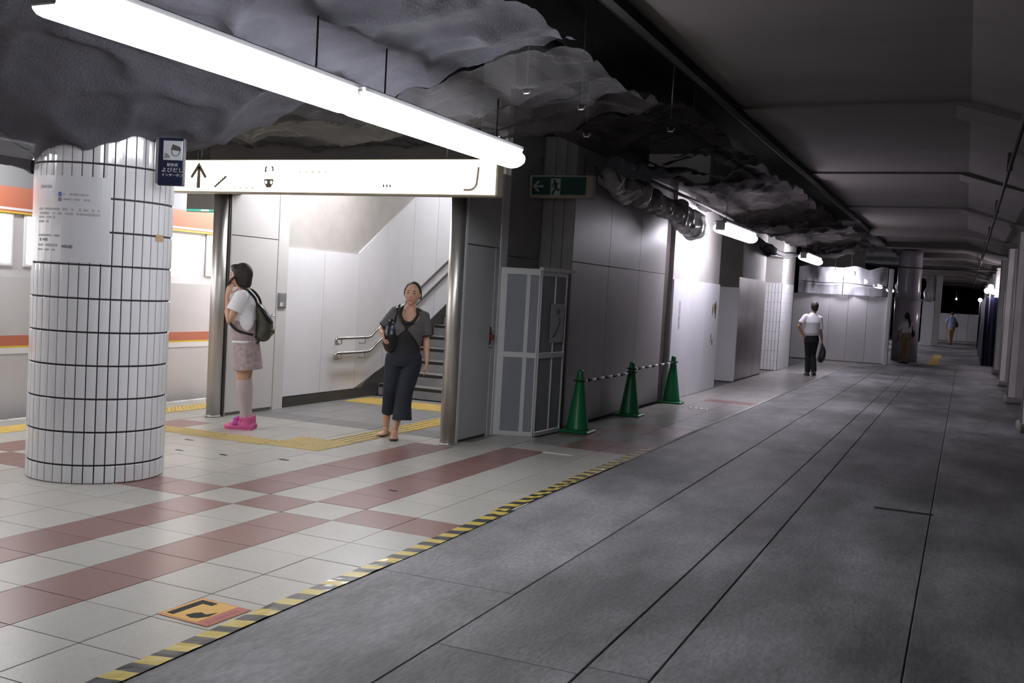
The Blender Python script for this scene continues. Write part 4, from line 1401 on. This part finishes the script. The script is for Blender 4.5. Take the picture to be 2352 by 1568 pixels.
def foot(b, an, d, s=1.0):
    an = V3(an); d = V3(d); d.z = 0; d.normalize()
    b.tube([an + V3(0, 0, .02), an - V3(0, 0, .02), an + d * .03 - V3(0, 0, .05)], [.036 * s, .038 * s, .036 * s], 10)
    z = an.z - .072
    side = V3(-d.y, d.x, 0)
    p0 = V3(an.x, an.y, z)
    b.tube([p0 - d * .055, p0 - d * .02, p0 + d * .06, p0 + d * .13, p0 + d * .165], [(.026, .026), (.034, .036), (.040, .032), (.042, .02), (.028, .012)], 12, ref=side)


def shoe(an, d, m_, p, s=1.0, high=False, name='shoe', sole_z=0.0, voxel=.006, label=None):
    an = V3(an); d = V3(d); d.z = 0; d.normalize(); side = V3(-d.y, d.x, 0)
    z = an.z - .078
    b = MB()
    q = V3(an.x, an.y, z)
    b.tube([q - d * .072, q - d * .03, q + d * .06, q + d * .14, q + d * .185], [(.034 * s, .034 * s), (.043 * s, .046 * s), (.049 * s, .042 * s), (.050 * s, .03 * s), (.034 * s, .018 * s)], 14, ref=side, round_cap=True)
    b.tube([q - d * .075 - V3(0, 0, .028), q + d * .05 - V3(0, 0, .028), q + d * .19 - V3(0, 0, .028)], [(.040 * s, .012), (.048 * s, .012), (.040 * s, .012)], 12, ref=side)
    if high:
        b.tube([q - d * .02 + V3(0, 0, .0), q - d * .02 + V3(0, 0, .05), q - d * .015 + V3(0, 0, .10)], [(.046, .066), (.046, .066), (.05, .068)], 14, ref=side)
        b.tube([q + d * .05 + V3(0, 0, .03), q + d * .12 + V3(0, 0, .005)], [(.048, .034), (.046, .026)], 12, ref=side, round_cap=True)
        b.tube([q + d * .055 + V3(0, 0, .02), q + d * .03 + V3(0, 0, .085), q + d * .0 + V3(0, 0, .125)], [(.04, .02), (.04, .015), (.034, .012)], 12, ref=side)
    return remesh(b, name, m_, p, voxel, 2, label=label)


def sm(pts, n=4):
    P_ = [V3(p) for p in pts]
    out = []
    for i in range(len(P_) - 1):
        p0, p1, p2, p3 = P_[max(i - 1, 0)], P_[i], P_[i + 1], P_[min(i + 2, len(P_) - 1)]
        for k in range(n):
            t = k / n
            out.append(.5 * ((2 * p1) + (p2 - p0) * t + (2 * p0 - 5 * p1 + 4 * p2 - p3) * t * t + (3 * p1 - p0 - 3 * p2 + p3) * t ** 3))
    return out + [P_[-1]]


# --- girl on the phone, in profile (local x = along the picture, y = away from the camera)
g = thing('person', 'person in pinkish floral pinafore and white tee holding a phone to the ear', 'person', (-1.74, 2.33, 0), YAW)
UZ = V3(0, 0, 1)
gh = V3(-.086, 0, 1.535)
b = MB()
L, R_ = head(b, gh, (-1, 0, -.06), (0, 0, 1), 1.0)
b.tube([(-.045, 0, 1.34), (-.058, 0, 1.40), (-.072, 0, 1.46)], [.056, .048, .047], 14)
b.tube([(0.0, 0, .82), (-.008, 0, .90), (-.018, 0, .99), (-.03, 0, 1.14), (-.032, 0, 1.26), (-.035, 0, 1.34), (-.045, 0, 1.385)],
       [(.155, .105), (.155, .105), (.125, .09), (.145, .105), (.165, .10), (.15, .075), (.07, .055)], 20, ref=(0, 1, 0), round_cap=True)
arm(b, (-.03, -.155, 1.335), (-.125, -.205, 1.075), (-.168, -.150, 1.325), .92)
hand(b, (-.166, -.146, 1.34), (.22, .16, 1), (.25, 1, 0), -1, .35, .9)
arm(b, (-.03, .155, 1.335), (-.07, .17, 1.075), (-.165, -.02, 1.10), .92)
hand(b, (-.175, -.045, 1.12), (-.25, -.85, .75), (.9, -.1, .3), 1, 1.3, .9)
for q in (-1, 1):
    leg(b, (.0, q * .075, .83), (-.008, q * .07 + .01, .50), (.03, q * .055 + .01, .10), .98)
    foot(b, (.03, q * .055 + .01, .098), (-1, 0, 0), .9)
remesh(b, 'body', skin, g, .0055, 3)
face(g, L, R_)
b = MB()      # bobbed hair with a fringe
b.ball(gh + V3(.024, 0, .020), (.100, .091, .112), 24, 18)
b.tube([gh + V3(.035, 0, .05), gh + V3(.042, 0, -.03), gh + V3(.046, 0, -.09), gh + V3(.046, 0, -.118)], [(.085, .080), (.088, .076), (.082, .064), (.070, .050)], 20, ref=(0, 1, 0))
for q in (-1, 1):
    b.tube([gh + V3(-.022, q * .066, .075), gh + V3(-.010, q * .080, .02), gh + V3(.004, q * .082, -.05), gh + V3(.022, q * .074, -.105)], [(.046, .016), (.040, .018), (.032, .018), (.02, .014)], 12, ref=(1, 0, 0))
b.tube([gh + V3(-.050, -.064, .066), gh + V3(-.070, -.035, .066), gh + V3(-.076, .0, .066), gh + V3(-.070, .035, .066), gh + V3(-.050, .064, .066)], [(.016, .030)] * 5, 12, ref=(-1, 0, .15), round_cap=True)
b.ball(gh + V3(-.045, 0, .085), (.055, .065, .03), 16, 10)
remesh(b, 'hair', hair_m, g, .006, 3)
b = MB()      # white tee
b.tube([(-.022, 0, .97), (-.03, 0, 1.12), (-.03, 0, 1.26), (-.033, 0, 1.345), (-.045, 0, 1.392)], [(.150, .112), (.172, .126), (.182, .118), (.165, .092), (.075, .062)], 22, ref=(0, 1, 0))
for q in (-1, 1):
    e_ = V3(-.125, -.205, 1.075) if q < 0 else V3(-.07, .17, 1.075)
    s_ = V3(-.03, q * .155, 1.335)
    b.tube([s_ + V3(.01, -q * .05, .02), s_ + V3(.006, 0, .004), s_.lerp(e_, .3), s_.lerp(e_, .58)], [(.06, .05), (.074, .062), (.078, .062), (.082, .064)], 16, ref=(1, 0, 0))
b.ball((.015, -.125, 1.10), (.085, .05, .115), 16, 12)
remesh(b, 'tee_shirt', cloth_w, g, .007, 4)
b = MB()      # pinafore with flared skirt
b.tube([(.034, 0, .600), (.026, 0, .68), (.012, 0, .78), (-.006, 0, .88), (-.018, 0, .95), (-.026, 0, 1.03), (-.03, 0, 1.10)],
       [(.185, .138), (.178, .136), (.172, .132), (.155, .128), (.152, .124), (.164, .128), (.168, .126)], 28, ref=(0, 1, 0))
remesh(b, 'pinafore', floral, g, .007, 4)
MB().tube([(-.008, 0, .868), (-.009, 0, .892)], [(.158, .131), (.157, .130)], 28, ref=(0, 1, 0)).build('waist_seam', cloth_w, g)
for q in (-1, 1):
    b = MB()
    a_ = V3(.03, q * .055 + .01, .10); k_ = V3(-.008, q * .07 + .01, .50)
    b.tube([k_.lerp(a_, .0), k_.lerp(a_, .28), k_.lerp(a_, .7), a_, a_ - V3(0, 0, .03)], [.061, .065, .048, .042, .044], 16)
    remesh(b, 'sock', sock_m, g, .007, 2)
    sh_ = shoe((.028, q * .055 + .01, .105), (-1, 0, 0), pink_m, g, 1.12, True)
    MB().tube([(-.05, q * .055 + .01 - .056, .05), (-.06, q * .055 + .01, .110), (-.05, q * .055 + .01 + .056, .05)], [(.026, .006)] * 3, 8, ref=(1, 0, 0)).build('strap', pink_d, sh_)

ph = thing('phone', 'dark phone held to the ear by the person in the floral pinafore', 'phone', (-1.74, 2.33, 0), YAW)
b = MB().bbox((-.009, -.022, -.06), (.009, .022, .06), .004)
o = b.build('handset', black_l, ph); o.location = (-.148, -.118, 1.475); o.rotation_euler = (0, math.radians(38), 0)

bp = thing('backpack', 'dark olive backpack worn by the person in the floral pinafore', 'backpack', (-1.74, 2.33, 0), YAW)
b = MB()
b.tube([(.165, 0, .945), (.185, 0, 1.00), (.180, 0, 1.08), (.155, 0, 1.16), (.125, 0, 1.235), (.11, 0, 1.26)],
       [(.115, .070), (.125, .082), (.12, .075), (.11, .055), (.09, .030), (.04, .015)], 20, ref=(0, 1, 0), round_cap=True)
b.ball((.235, 0, .995), (.045, .07, .04), 14, 10)
remesh(b, 'bag_body', olive_m, bp, .007, 3)
b = MB()
b.tube([(.14, -.05, 1.245), (.185, -.06, 1.20), (.235, -.06, 1.13), (.265, -.06, 1.085)], [(.05, .02), (.06, .018), (.055, .015), (.035, .012)], 12, ref=(0, 1, 0), round_cap=True)
b.build('flap', black_l, bp)
for q in (-1, 1):
    MB().tube(sm([(.118, q * .07, 1.235), (.085, q * .085, 1.325), (.0, q * .10, 1.40), (-.075, q * .105, 1.355), (-.135, q * .105, 1.22), (-.155, q * .115, 1.10), (-.06, q * .172, 1.0), (.09, q * .10, .955)]), .013, 8).build('shoulder_strap', black_c, bp)
b = MB().tube([(.12 + .028 * math.cos(a), -.06, .905 + .032 * math.sin(a)) for a in [i * PI / 8 for i in range(17)]], .008, 6)
b.build('strap_loop', black_l, bp)
MB().tube([(.255, -.05, .985), (.272, -.05, .965), (.25, -.05, .95)], .008, 8).build('buckle', duct_m, bp)

# --- woman walking towards the camera
wn_ = thing('person', 'person in a short grey cardigan and cropped dark trousers walking towards the camera', 'person', (-.33, 2.94, 0), YAW)
wh_ = V3(.113, -.03, 1.452)
fd = V3(-.10, -1, -.02)
b = MB()
L, R_ = head(b, wh_, fd, (.05, 0, 1), .98)
b.tube([(.10, .005, 1.25), (.102, 0, 1.32), (.108, -.01, 1.40)], [.054, .047, .046], 14)
tor = [(.055, 0, .83), (.055, 0, .88), (.062, 0, .95), (.080, 0, 1.08), (.088, 0, 1.18), (.093, 0, 1.25), (.10, .0, 1.305)]
trr = [(.14, .085), (.145, .095), (.125, .09), (.145, .11), (.158, .105), (.145, .075), (.065, .052)]
b.tube(tor, trr, 20, ref=(1, 0, -.07), round_cap=True)
wsL, weL, wwL = V3(-.055, .0, 1.252), V3(-.190, .045, 1.07), V3(-.155, -.10, 1.035)
wsR, weR, wwR = V3(.238, .0, 1.228), V3(.268, .03, .985), V3(.288, -.03, .775)
arm(b, wsL, weL, wwL, .9); hand(b, wwL, (.22, -.45, -.62), (.55, -.2, -.3), -1, .9, .9)
arm(b, wsR, weR, wwR, .9); hand(b, wwR, (.02, -.12, -1), (-1, -.2, 0), -1, .45, .9)
ak1, an1 = V3(-.065, -.03, .47), V3(-.105, .10, .095)
ak2, an2 = V3(.085, -.06, .46), V3(.010, -.10, .095)
leg(b, (-.03, 0, .78), ak1, an1, .92); leg(b, (.13, 0, .78), ak2, an2, .92)
foot(b, an1, (-.25, -1, 0), .9); foot(b, an2, (.06, -1, 0), .9)
remesh(b, 'body', skin, wn_, .0055, 3)
face(wn_, L, R_, .98)
b = MB()
b.ball(wh_ + V3(0, .022, .018), (.087, .098, .106), 24, 18)
b.ball(wh_ + V3(-.0, .11, -.02), .045, 14, 10)
b.tube([wh_ + V3(-.072, -.005, .045), wh_ + V3(-.079, .01, .0), wh_ + V3(-.078, .02, -.035)], [.016, .013, .007], 10).tube([wh_ + V3(.072, -.005, .045), wh_ + V3(.080, .01, -.01), wh_ + V3(.082, .03, -.06)], [.016, .014, .006], 10)
remesh(b, 'hair', hair_m, wn_, .006, 3)
b = MB()   # black top
b.tube([(.054, 0, .80), (.058, 0, .90), (.066, 0, .98), (.080, -.004, 1.08), (.086, -.004, 1.165)], [(.176, .122), (.155, .112), (.142, .108), (.155, .126), (.152, .126)], 22, ref=(1, 0, -.07))
remesh(b, 'black_top', black_c, wn_, .007, 3)
b = MB()   # cardigan: one shell open at the front, closing at the chest and falling away below
lv = [(.925, 1.45, .058, .142, .104), (.96, 1.05, .064, .142, .106), (1.00, .70, .069, .146, .112), (1.05, .33, .076, .156, .125), (1.09, .06, .080, .163, .131), (1.12, .12, .083, .166, .130),
      (1.16, .36, .086, .168, .124), (1.20, .60, .089, .168, .114), (1.24, .72, .092, .164, .102), (1.27, .85, .095, .150, .086), (1.295, 1.0, .098, .118, .068), (1.312, 1.45, .10, .085, .055)]
NA = 36
for ofs in (0, 1):
    for z, ph_, cx, rx, ry in lv:
        for k in range(NA + 1):
            a_ = ph_ + (2 * PI - 2 * ph_) * k / NA
            e_ = .011 * (1 - ofs)
            b.v.append((cx + (rx + e_) * math.sin(a_), -(ry + e_) * math.cos(a_) + (.006 if z > 1.2 else 0), z - .07 * (math.sin(a_) * rx)))
nl = len(lv)
def ix(o_, l_, k): return (o_ * nl + l_) * (NA + 1) + k
for l_ in range(nl - 1):
    for k in range(NA):
        b.f.append((ix(0, l_, k), ix(0, l_, k + 1), ix(0, l_ + 1, k + 1), ix(0, l_ + 1, k)))
        b.f.append((ix(1, l_, k), ix(1, l_ + 1, k), ix(1, l_ + 1, k + 1), ix(1, l_, k + 1)))
    for k in (0, NA):
        f_ = (ix(0, l_, k), ix(0, l_ + 1, k), ix(1, l_ + 1, k), ix(1, l_, k))
        b.f.append(f_ if k == 0 else f_[::-1])
for k in range(NA):
    b.f.append((ix(0, 0, k), ix(1, 0, k), ix(1, 0, k + 1), ix(0, 0, k + 1)))
    b.f.append((ix(0, nl - 1, k), ix(0, nl - 1, k + 1), ix(1, nl - 1, k + 1), ix(1, nl - 1, k)))
b.mi += [0] * len(b.f); b.sm += [True] * len(b.f)
for s_, e_, q in ((wsL, weL, 1), (wsR, weR, -1)):
    b.tube([s_ + V3(.05 * q, 0, .02), s_ + V3(.01 * q, 0, .006), s_.lerp(e_, .3), s_.lerp(e_, .75)], [(.05, .056), (.066, .064), (.062, .062), (.058, .058)], 16)
remesh(b, 'cardigan', knit, wn_, .006, 2)
b = MB().tube(sm([(.022, -.040, 1.318), (.008, -.092, 1.255), (.022, -.118, 1.21), (.050, -.134, 1.175), (.092, -.138, 1.160), (.132, -.134, 1.172), (.160, -.116, 1.205), (.178, -.090, 1.245), (.168, -.040, 1.305)]), .0145, 10)
b.build('neck_band', black_c, wn_)
for s_, e_ in ((wsL, weL), (wsR, weR)):
    MB().tube([s_.lerp(e_, .74), s_.lerp(e_, .79)], [.0605, .0605], 16).build('cuff', black_c, wn_)
b = MB()   # cropped wide trousers
b.tube([(.054, 0, .72), (.055, 0, .80), (.056, 0, .86)], [(.170, .118), (.182, .124), (.164, .114)], 22, ref=(1, 0, 0))
b.tube([(-.025, 0, .84), (-.03, 0, .76), (-.045, -.01, .62), ak1, ak1.lerp(an1, .32), ak1.lerp(an1, .63)], [.10, .106, .093, .074, .064, .060], 18)
b.tube([(.13, 0, .84), (.135, 0, .76), (.11, -.03, .62), ak2, ak2.lerp(an2, .32) + V3(.012, 0, 0), ak2.lerp(an2, .74) + V3(.045, 0, 0)], [.10, .106, .096, .082, .086, .10], 18)
remesh(b, 'trousers', denim, wn_, .008, 3)
for a_, d_ in ((an1, (-.25, -1, 0)), (an2, (.06, -1, 0))):
    b = MB(); a_ = V3(a_); d_ = V3(d_).normalized(); q = V3(a_.x, a_.y, a_.z - .085); side = V3(-d_.y, d_.x, 0)
    b.tube([q - d_ * .066, q - d_ * .02, q + d_ * .06, q + d_ * .13, q + d_ * .172], [(.032, .026), (.038, .022), (.044, .018), (.046, .018), (.034, .014)], 14, ref=side, round_cap=True)
    b.tube([q + d_ * .10, q + d_ * .15], [(.046, .026), (.04, .022)], 12, ref=side, round_cap=True)
    remesh(b, 'shoe', black_l, wn_, .006, 2)
sb = thing('shoulder_bag', 'black shoulder bag hanging under the arm of the person in the grey cardigan', 'bag', (-.33, 2.94, 0), YAW)
b = MB()
b.tube([(-.075, -.075, .895), (-.085, -.08, .95), (-.082, -.075, 1.03), (-.078, -.06, 1.12), (-.07, -.05, 1.17)], [(.062, .045), (.078, .055), (.072, .055), (.058, .045), (.035, .025)], 16, ref=(1, 0, 0), round_cap=True)
remesh(b, 'bag_body', black_l, sb, .008, 3)
MB().tube(sm([(-.05, -.085, 1.15), (-.035, -.130, 1.22), (-.024, -.098, 1.30), (-.02, .0, 1.338), (-.03, .10, 1.27), (-.06, .12, 1.12), (-.08, .02, 1.06)]), .012, 8).build('strap', black_l, sb)
for x, z in ((-.095, 1.175), (-.06, 1.155)):
    MB().ball((x, -.10, z), (.010, .008, .007), 8, 6).build('buckle', steel, sb)
MB().tube([(-.035, -.10, 1.305), (-.012, -.10, 1.31)], .008, 8).build('buckle', steel, sb)
MB().bbox((-.070, -.142, 1.09), (-.05, -.134, 1.11), .002).build('blue_charm', ink_b, sb)

# --- man walking away
mn = thing('person', 'person in white shirt and black trousers walking away with one hand on the hip', 'person', (1.70, 17.64, 0), YAW)
mh = V3(.024, .02, 1.545)
b = MB()
L, R_ = head(b, mh, (.1, 1, -.05), (0, 0, 1), .98)
b.tube([(.005, 0, 1.34), (.012, 0, 1.40), (.02, .005, 1.46)], [.058, .052, .05], 12)
b.tube([(0, 0, .85), (0, 0, .93), (-.005, 0, 1.08), (-.01, 0, 1.2), (-.012, 0, 1.3), (.002, 0, 1.37)], [(.15, .105), (.145, .10), (.155, .11), (.175, .115), (.165, .085), (.07, .06)], 18, ref=(1, 0, 0), round_cap=True)
msL, meL, mwL = V3(-.165, 0, 1.32), V3(-.315, -.03, 1.10), V3(-.205, -.01, .925)
msR, meR, mwR = V3(.15, 0, 1.305), V3(.192, -.01, 1.0), V3(.245, .02, .80)
arm(b, msL, meL, mwL); hand(b, mwL, (.75, -.2, -.45), (.2, 1, 0), -1, .5)
arm(b, msR, meR, mwR); hand(b, mwR, (.05, 0, -1), (-1, 0, 0), 1, 1.5)
leg(b, (-.07, 0, .84), (-.035, .05, .47), (-.035, .0, .10)); leg(b, (.075, 0, .84), (.055, .02, .47), (.075, -.12, .13))
foot(b, (-.035, 0, .098), (0, 1, 0)); foot(b, (.075, -.12, .13), (.1, 1, 0))
remesh(b, 'body', skin2, mn, .008, 3)
b = MB(); b.ball(mh + V3(0, -.016, .022), (.086, .098, .104), 20, 16); b.ball(mh + V3(0, -.03, -.055), (.07, .065, .05), 16, 10)
remesh(b, 'hair', hair_m, mn, .008, 2)
b = MB()
b.tube([(0, 0, .90), (-.003, 0, .97), (-.006, 0, 1.08), (-.01, 0, 1.2), (-.012, 0, 1.31), (.004, 0, 1.385), (.008, 0, 1.41)], [(.155, .118), (.172, .13), (.172, .125), (.188, .128), (.178, .096), (.075, .066), (.064, .062)], 20, ref=(1, 0, 0))
b.tube([msL + V3(.05, 0, .02), msL, msL.lerp(meL, .35), msL.lerp(meL, .72)], [.055, .066, .064, .066], 14)
b.tube([msR + V3(-.05, 0, .02), msR, msR.lerp(meR, .4), msR.lerp(meR, .82)], [.055, .066, .062, .062], 14)
remesh(b, 'shirt', cloth_ws, mn, .009, 3)
b = MB()
b.tube([(.002, 0, .74), (0, 0, .84), (0, 0, .925)], [(.165, .12), (.162, .118), (.152, .110)], 18, ref=(1, 0, 0))
b.tube([(-.07, 0, .83), (-.035, .05, .47), (-.035, .0, .07)], [.10, .072, .062], 14)
b.tube([(.075, 0, .83), (.055, .02, .47), (.072, -.11, .10)], [.10, .072, .062], 14)
remesh(b, 'trousers', black_c, mn, .009, 3)
MB().tube([(0, 0, .905), (0, 0, .935)], [(.156, .116)] * 2, 20, ref=(1, 0, 0)).build('belt', black_l, mn)
shoe((-.035, 0, .10), (0, 1, 0), black_l, mn, .95, voxel=.009); shoe((.075, -.12, .13), (.1, 1, 0), black_l, mn, .95, voxel=.009)
bg = thing('hand_bag', 'black bag carried in the right hand of the person in white shirt', 'bag', (1.70, 17.64, 0), YAW)
b = MB().tube([(.235, .02, .345), (.25, .02, .42), (.268, .02, .55), (.262, .02, .66), (.255, .02, .70)], [(.062, .13), (.075, .16), (.070, .15), (.045, .11), (.02, .05)], 16, ref=(1, 0, 0), round_cap=True)
remesh(b, 'bag_body', black_l, bg, .01, 3)
MB().tube([(.255, -.05, .68), (.25, -.03, .735), (.25, .05, .735), (.255, .08, .68)], .012, 8).build('handle', black_l, bg)

# --- woman leaning, further off
fwm = thing('person', 'person in white top and khaki trousers standing by the wrapped round column', 'person', (3.23, 26.88, 0), YAW)
fh_ = V3(-.022, .0, 1.42)
b = MB()
L, R_ = head(b, fh_, (-.5, .85, -.2), (-.1, 0, 1), .92)
b.tube([(-.0, 0, 1.22), (-.005, 0, 1.28), (-.015, 0, 1.34)], [.05, .045, .045], 12)
b.tube([(.01, 0, .84), (0, 0, .93), (-.005, 0, 1.04), (0, 0, 1.14), (.002, 0, 1.2), (0, 0, 1.26)], [(.14, .11), (.135, .1), (.12, .09), (.135, .1), (.12, .08), (.06, .05)], 16, ref=(1, 0, 0), round_cap=True)
arm(b, (-.105, 0, 1.20), (-.215, .0, 1.01), (-.26, .03, .90), .85); hand(b, (-.26, .03, .90), (-.1, .1, -1), (1, 0, 0), -1, 1.2, .85)
arm(b, (.11, 0, 1.19), (.18, .05, 1.03), (.13, .16, .95), .85); hand(b, (.13, .16, .95), (-.3, 1, -.1), (-1, 0, 0), 1, 1.0, .85)
for q, kx, ax in ((-1, -.055, -.05), (1, .05, .045)):
    leg(b, (.0 + q * .07, 0, .82), (kx, .02, .46), (ax, 0, .10), .9); foot(b, (ax, 0, .098), (-.5, .85, 0), .9)
remesh(b, 'body', skin2, fwm, .009, 3)
b = MB(); b.ball(fh_ + V3(.01, -.02, .015), (.088, .095, .105), 18, 14); b.tube([fh_ + V3(.03, -.07, -.03), fh_ + V3(.06, -.085, -.12), fh_ + V3(.07, -.09, -.25), fh_ + V3(.03, -.095, -.36)], [.045, .04, .034, .015], 12)
remesh(b, 'hair', hair_m, fwm, .009, 2)
b = MB()
b.tube([(.0, 0, .92), (-.004, 0, 1.03), (0, 0, 1.14), (.002, 0, 1.205), (0, 0, 1.262)], [(.150, .118), (.145, .112), (.150, .112), (.135, .09), (.062, .054)], 16, ref=(1, 0, 0))
b.tube([(-.09, 0, 1.21), (-.165, 0, 1.10), (-.222, .005, .99)], [.058, .055, .052], 12)
b.tube([(.095, 0, 1.20), (.145, .02, 1.12), (.18, .05, 1.02)], [.058, .055, .054], 12)
remesh(b, 'blouse', cloth_w, fwm, .01, 3)
b = MB()
b.tube([(.005, 0, .74), (.01, 0, .84), (.004, 0, .95)], [(.152, .118), (.150, .116), (.132, .102)], 16, ref=(1, 0, 0))
for q, kx, ax in ((-1, -.055, -.05), (1, .05, .045)):
    b.tube([(.005 + q * .07, 0, .82), (kx, .02, .46), (ax, 0, .14)], [.095, .074, .062], 14)
remesh(b, 'trousers', khaki, fwm, .01, 3)
for ax in (-.05, .045):
    shoe((ax, 0, .10), (-.5, .85, 0), black_l, fwm, .85, voxel=.01)
hb_ = thing('handbag', 'beige handbag hanging from the left hand of the person in khaki trousers', 'bag', (3.23, 26.88, 0), YAW)
b = MB().tube([(-.275, .05, .66), (-.285, .05, .70), (-.28, .05, .80), (-.27, .05, .85)], [(.09, .05), (.10, .06), (.085, .05), (.05, .03)], 14, ref=(1, 0, .1), round_cap=True)
remesh(b, 'bag_body', beige_bag, hb_, .01, 2)
MB().tube([(-.32, .05, .83), (-.29, .05, .875), (-.25, .05, .875), (-.23, .05, .83)], .010, 8).build('handle', beige_bag, hb_)
db = thing('shoulder_bag', 'small dark bag at the right side of the person in khaki trousers', 'bag', (3.23, 26.88, 0), YAW)
b = MB().tube([(.205, .06, .83), (.215, .06, .88), (.21, .06, .96), (.20, .06, .99)], [(.05, .09), (.06, .10), (.055, .09), (.03, .05)], 14, ref=(1, 0, 0), round_cap=True)
remesh(b, 'bag_body', black_l, db, .01, 2)
MB().tube([(.19, .0, .98), (.13, -.06, 1.15), (.05, -.03, 1.24), (.04, .09, 1.2), (.16, .12, .98)], .01, 6).build('strap', black_l, db)

# --- person far down the corridor
hm = thing('person', 'distant person in pale blue shirt and khaki trousers walking towards the low far wall', 'person', (4.17, 51.22, 0), YAW)
hh = V3(.03, .02, 1.60)
b = MB()
L, R_ = head(b, hh, (0, 1, 0), (0, 0, 1), .98)
b.tube([(.0, 0, 1.38), (.01, 0, 1.5)], [.055, .05], 10)
b.tube([(.04, 0, .86), (.03, 0, .97), (.0, 0, 1.2), (-.01, 0, 1.34), (.0, 0, 1.42)], [(.15, .105), (.14, .1), (.17, .115), (.16, .085), (.07, .06)], 14, ref=(1, 0, 0), round_cap=True)
arm(b, (-.17, 0, 1.36), (-.25, .02, 1.12), (-.20, .12, .92)); hand(b, (-.20, .12, .92), (.1, .4, -1), (1, 0, 0), -1, .8)
arm(b, (.16, 0, 1.36), (.22, .0, 1.10), (.26, .06, .88)); hand(b, (.26, .06, .88), (.0, .2, -1), (-1, 0, 0), 1, .8)
leg(b, (-.04, 0, .84), (-.03, .04, .47), (-.01, -.04, .10)); leg(b, (.12, 0, .84), (.10, .05, .47), (.09, .1, .10))
foot(b, (-.01, -.04, .098), (0, 1, 0)); foot(b, (.09, .1, .098), (0, 1, 0))
remesh(b, 'body', skin2, hm, .012, 2)
b = MB(); b.ball(hh + V3(0, -.016, .02), (.086, .098, .104), 16, 12); remesh(b, 'hair', hair_m, hm, .012, 2)
b = MB()
b.tube([(.04, 0, .92), (.025, 0, 1.05), (.0, 0, 1.2), (-.01, 0, 1.35), (.0, 0, 1.44)], [(.165, .12), (.165, .12), (.188, .128), (.175, .096), (.072, .064)], 16, ref=(1, 0, 0))
b.tube([(-.15, 0, 1.37), (-.23, .015, 1.18)], [.075, .07], 12).tube([(.14, 0, 1.37), (.20, 0, 1.18)], [.075, .07], 12)
remesh(b, 'shirt', blue_c, hm, .012, 2)
b = MB()
b.tube([(.04, 0, .74), (.04, 0, .84), (.04, 0, .94)], [(.16, .12), (.158, .116), (.150, .106)], 14, ref=(1, 0, 0))
b.tube([(-.04, 0, .82), (-.03, .04, .47), (-.01, -.04, .10)], [.1, .075, .065], 12).tube([(.12, 0, .82), (.10, .05, .47), (.09, .1, .10)], [.1, .075, .065], 12)
remesh(b, 'trousers', khaki, hm, .012, 2)
for a_ in ((-.01, -.04, .10), (.09, .1, .10)):
    shoe(a_, (0, 1, 0), black_l, hm, .95, voxel=.012)
kb = thing('shoulder_bag', 'black bag slung at the side of the distant person in pale blue shirt', 'bag', (4.17, 51.22, 0), YAW)
b = MB().tube([(.29, -.02, .95), (.30, -.02, 1.02), (.27, -.02, 1.14), (.25, -.02, 1.2)], [(.06, .13), (.07, .14), (.05, .12), (.03, .06)], 12, ref=(1, 0, 0), round_cap=True)
remesh(b, 'bag_body', black_l, kb, .012, 2)
MB().tube([(.26, -.08, 1.18), (.17, -.13, 1.32), (.12, 0, 1.45), (.16, .12, 1.32), (.27, .05, 1.16)], .012, 6).build('strap', black_l, kb)
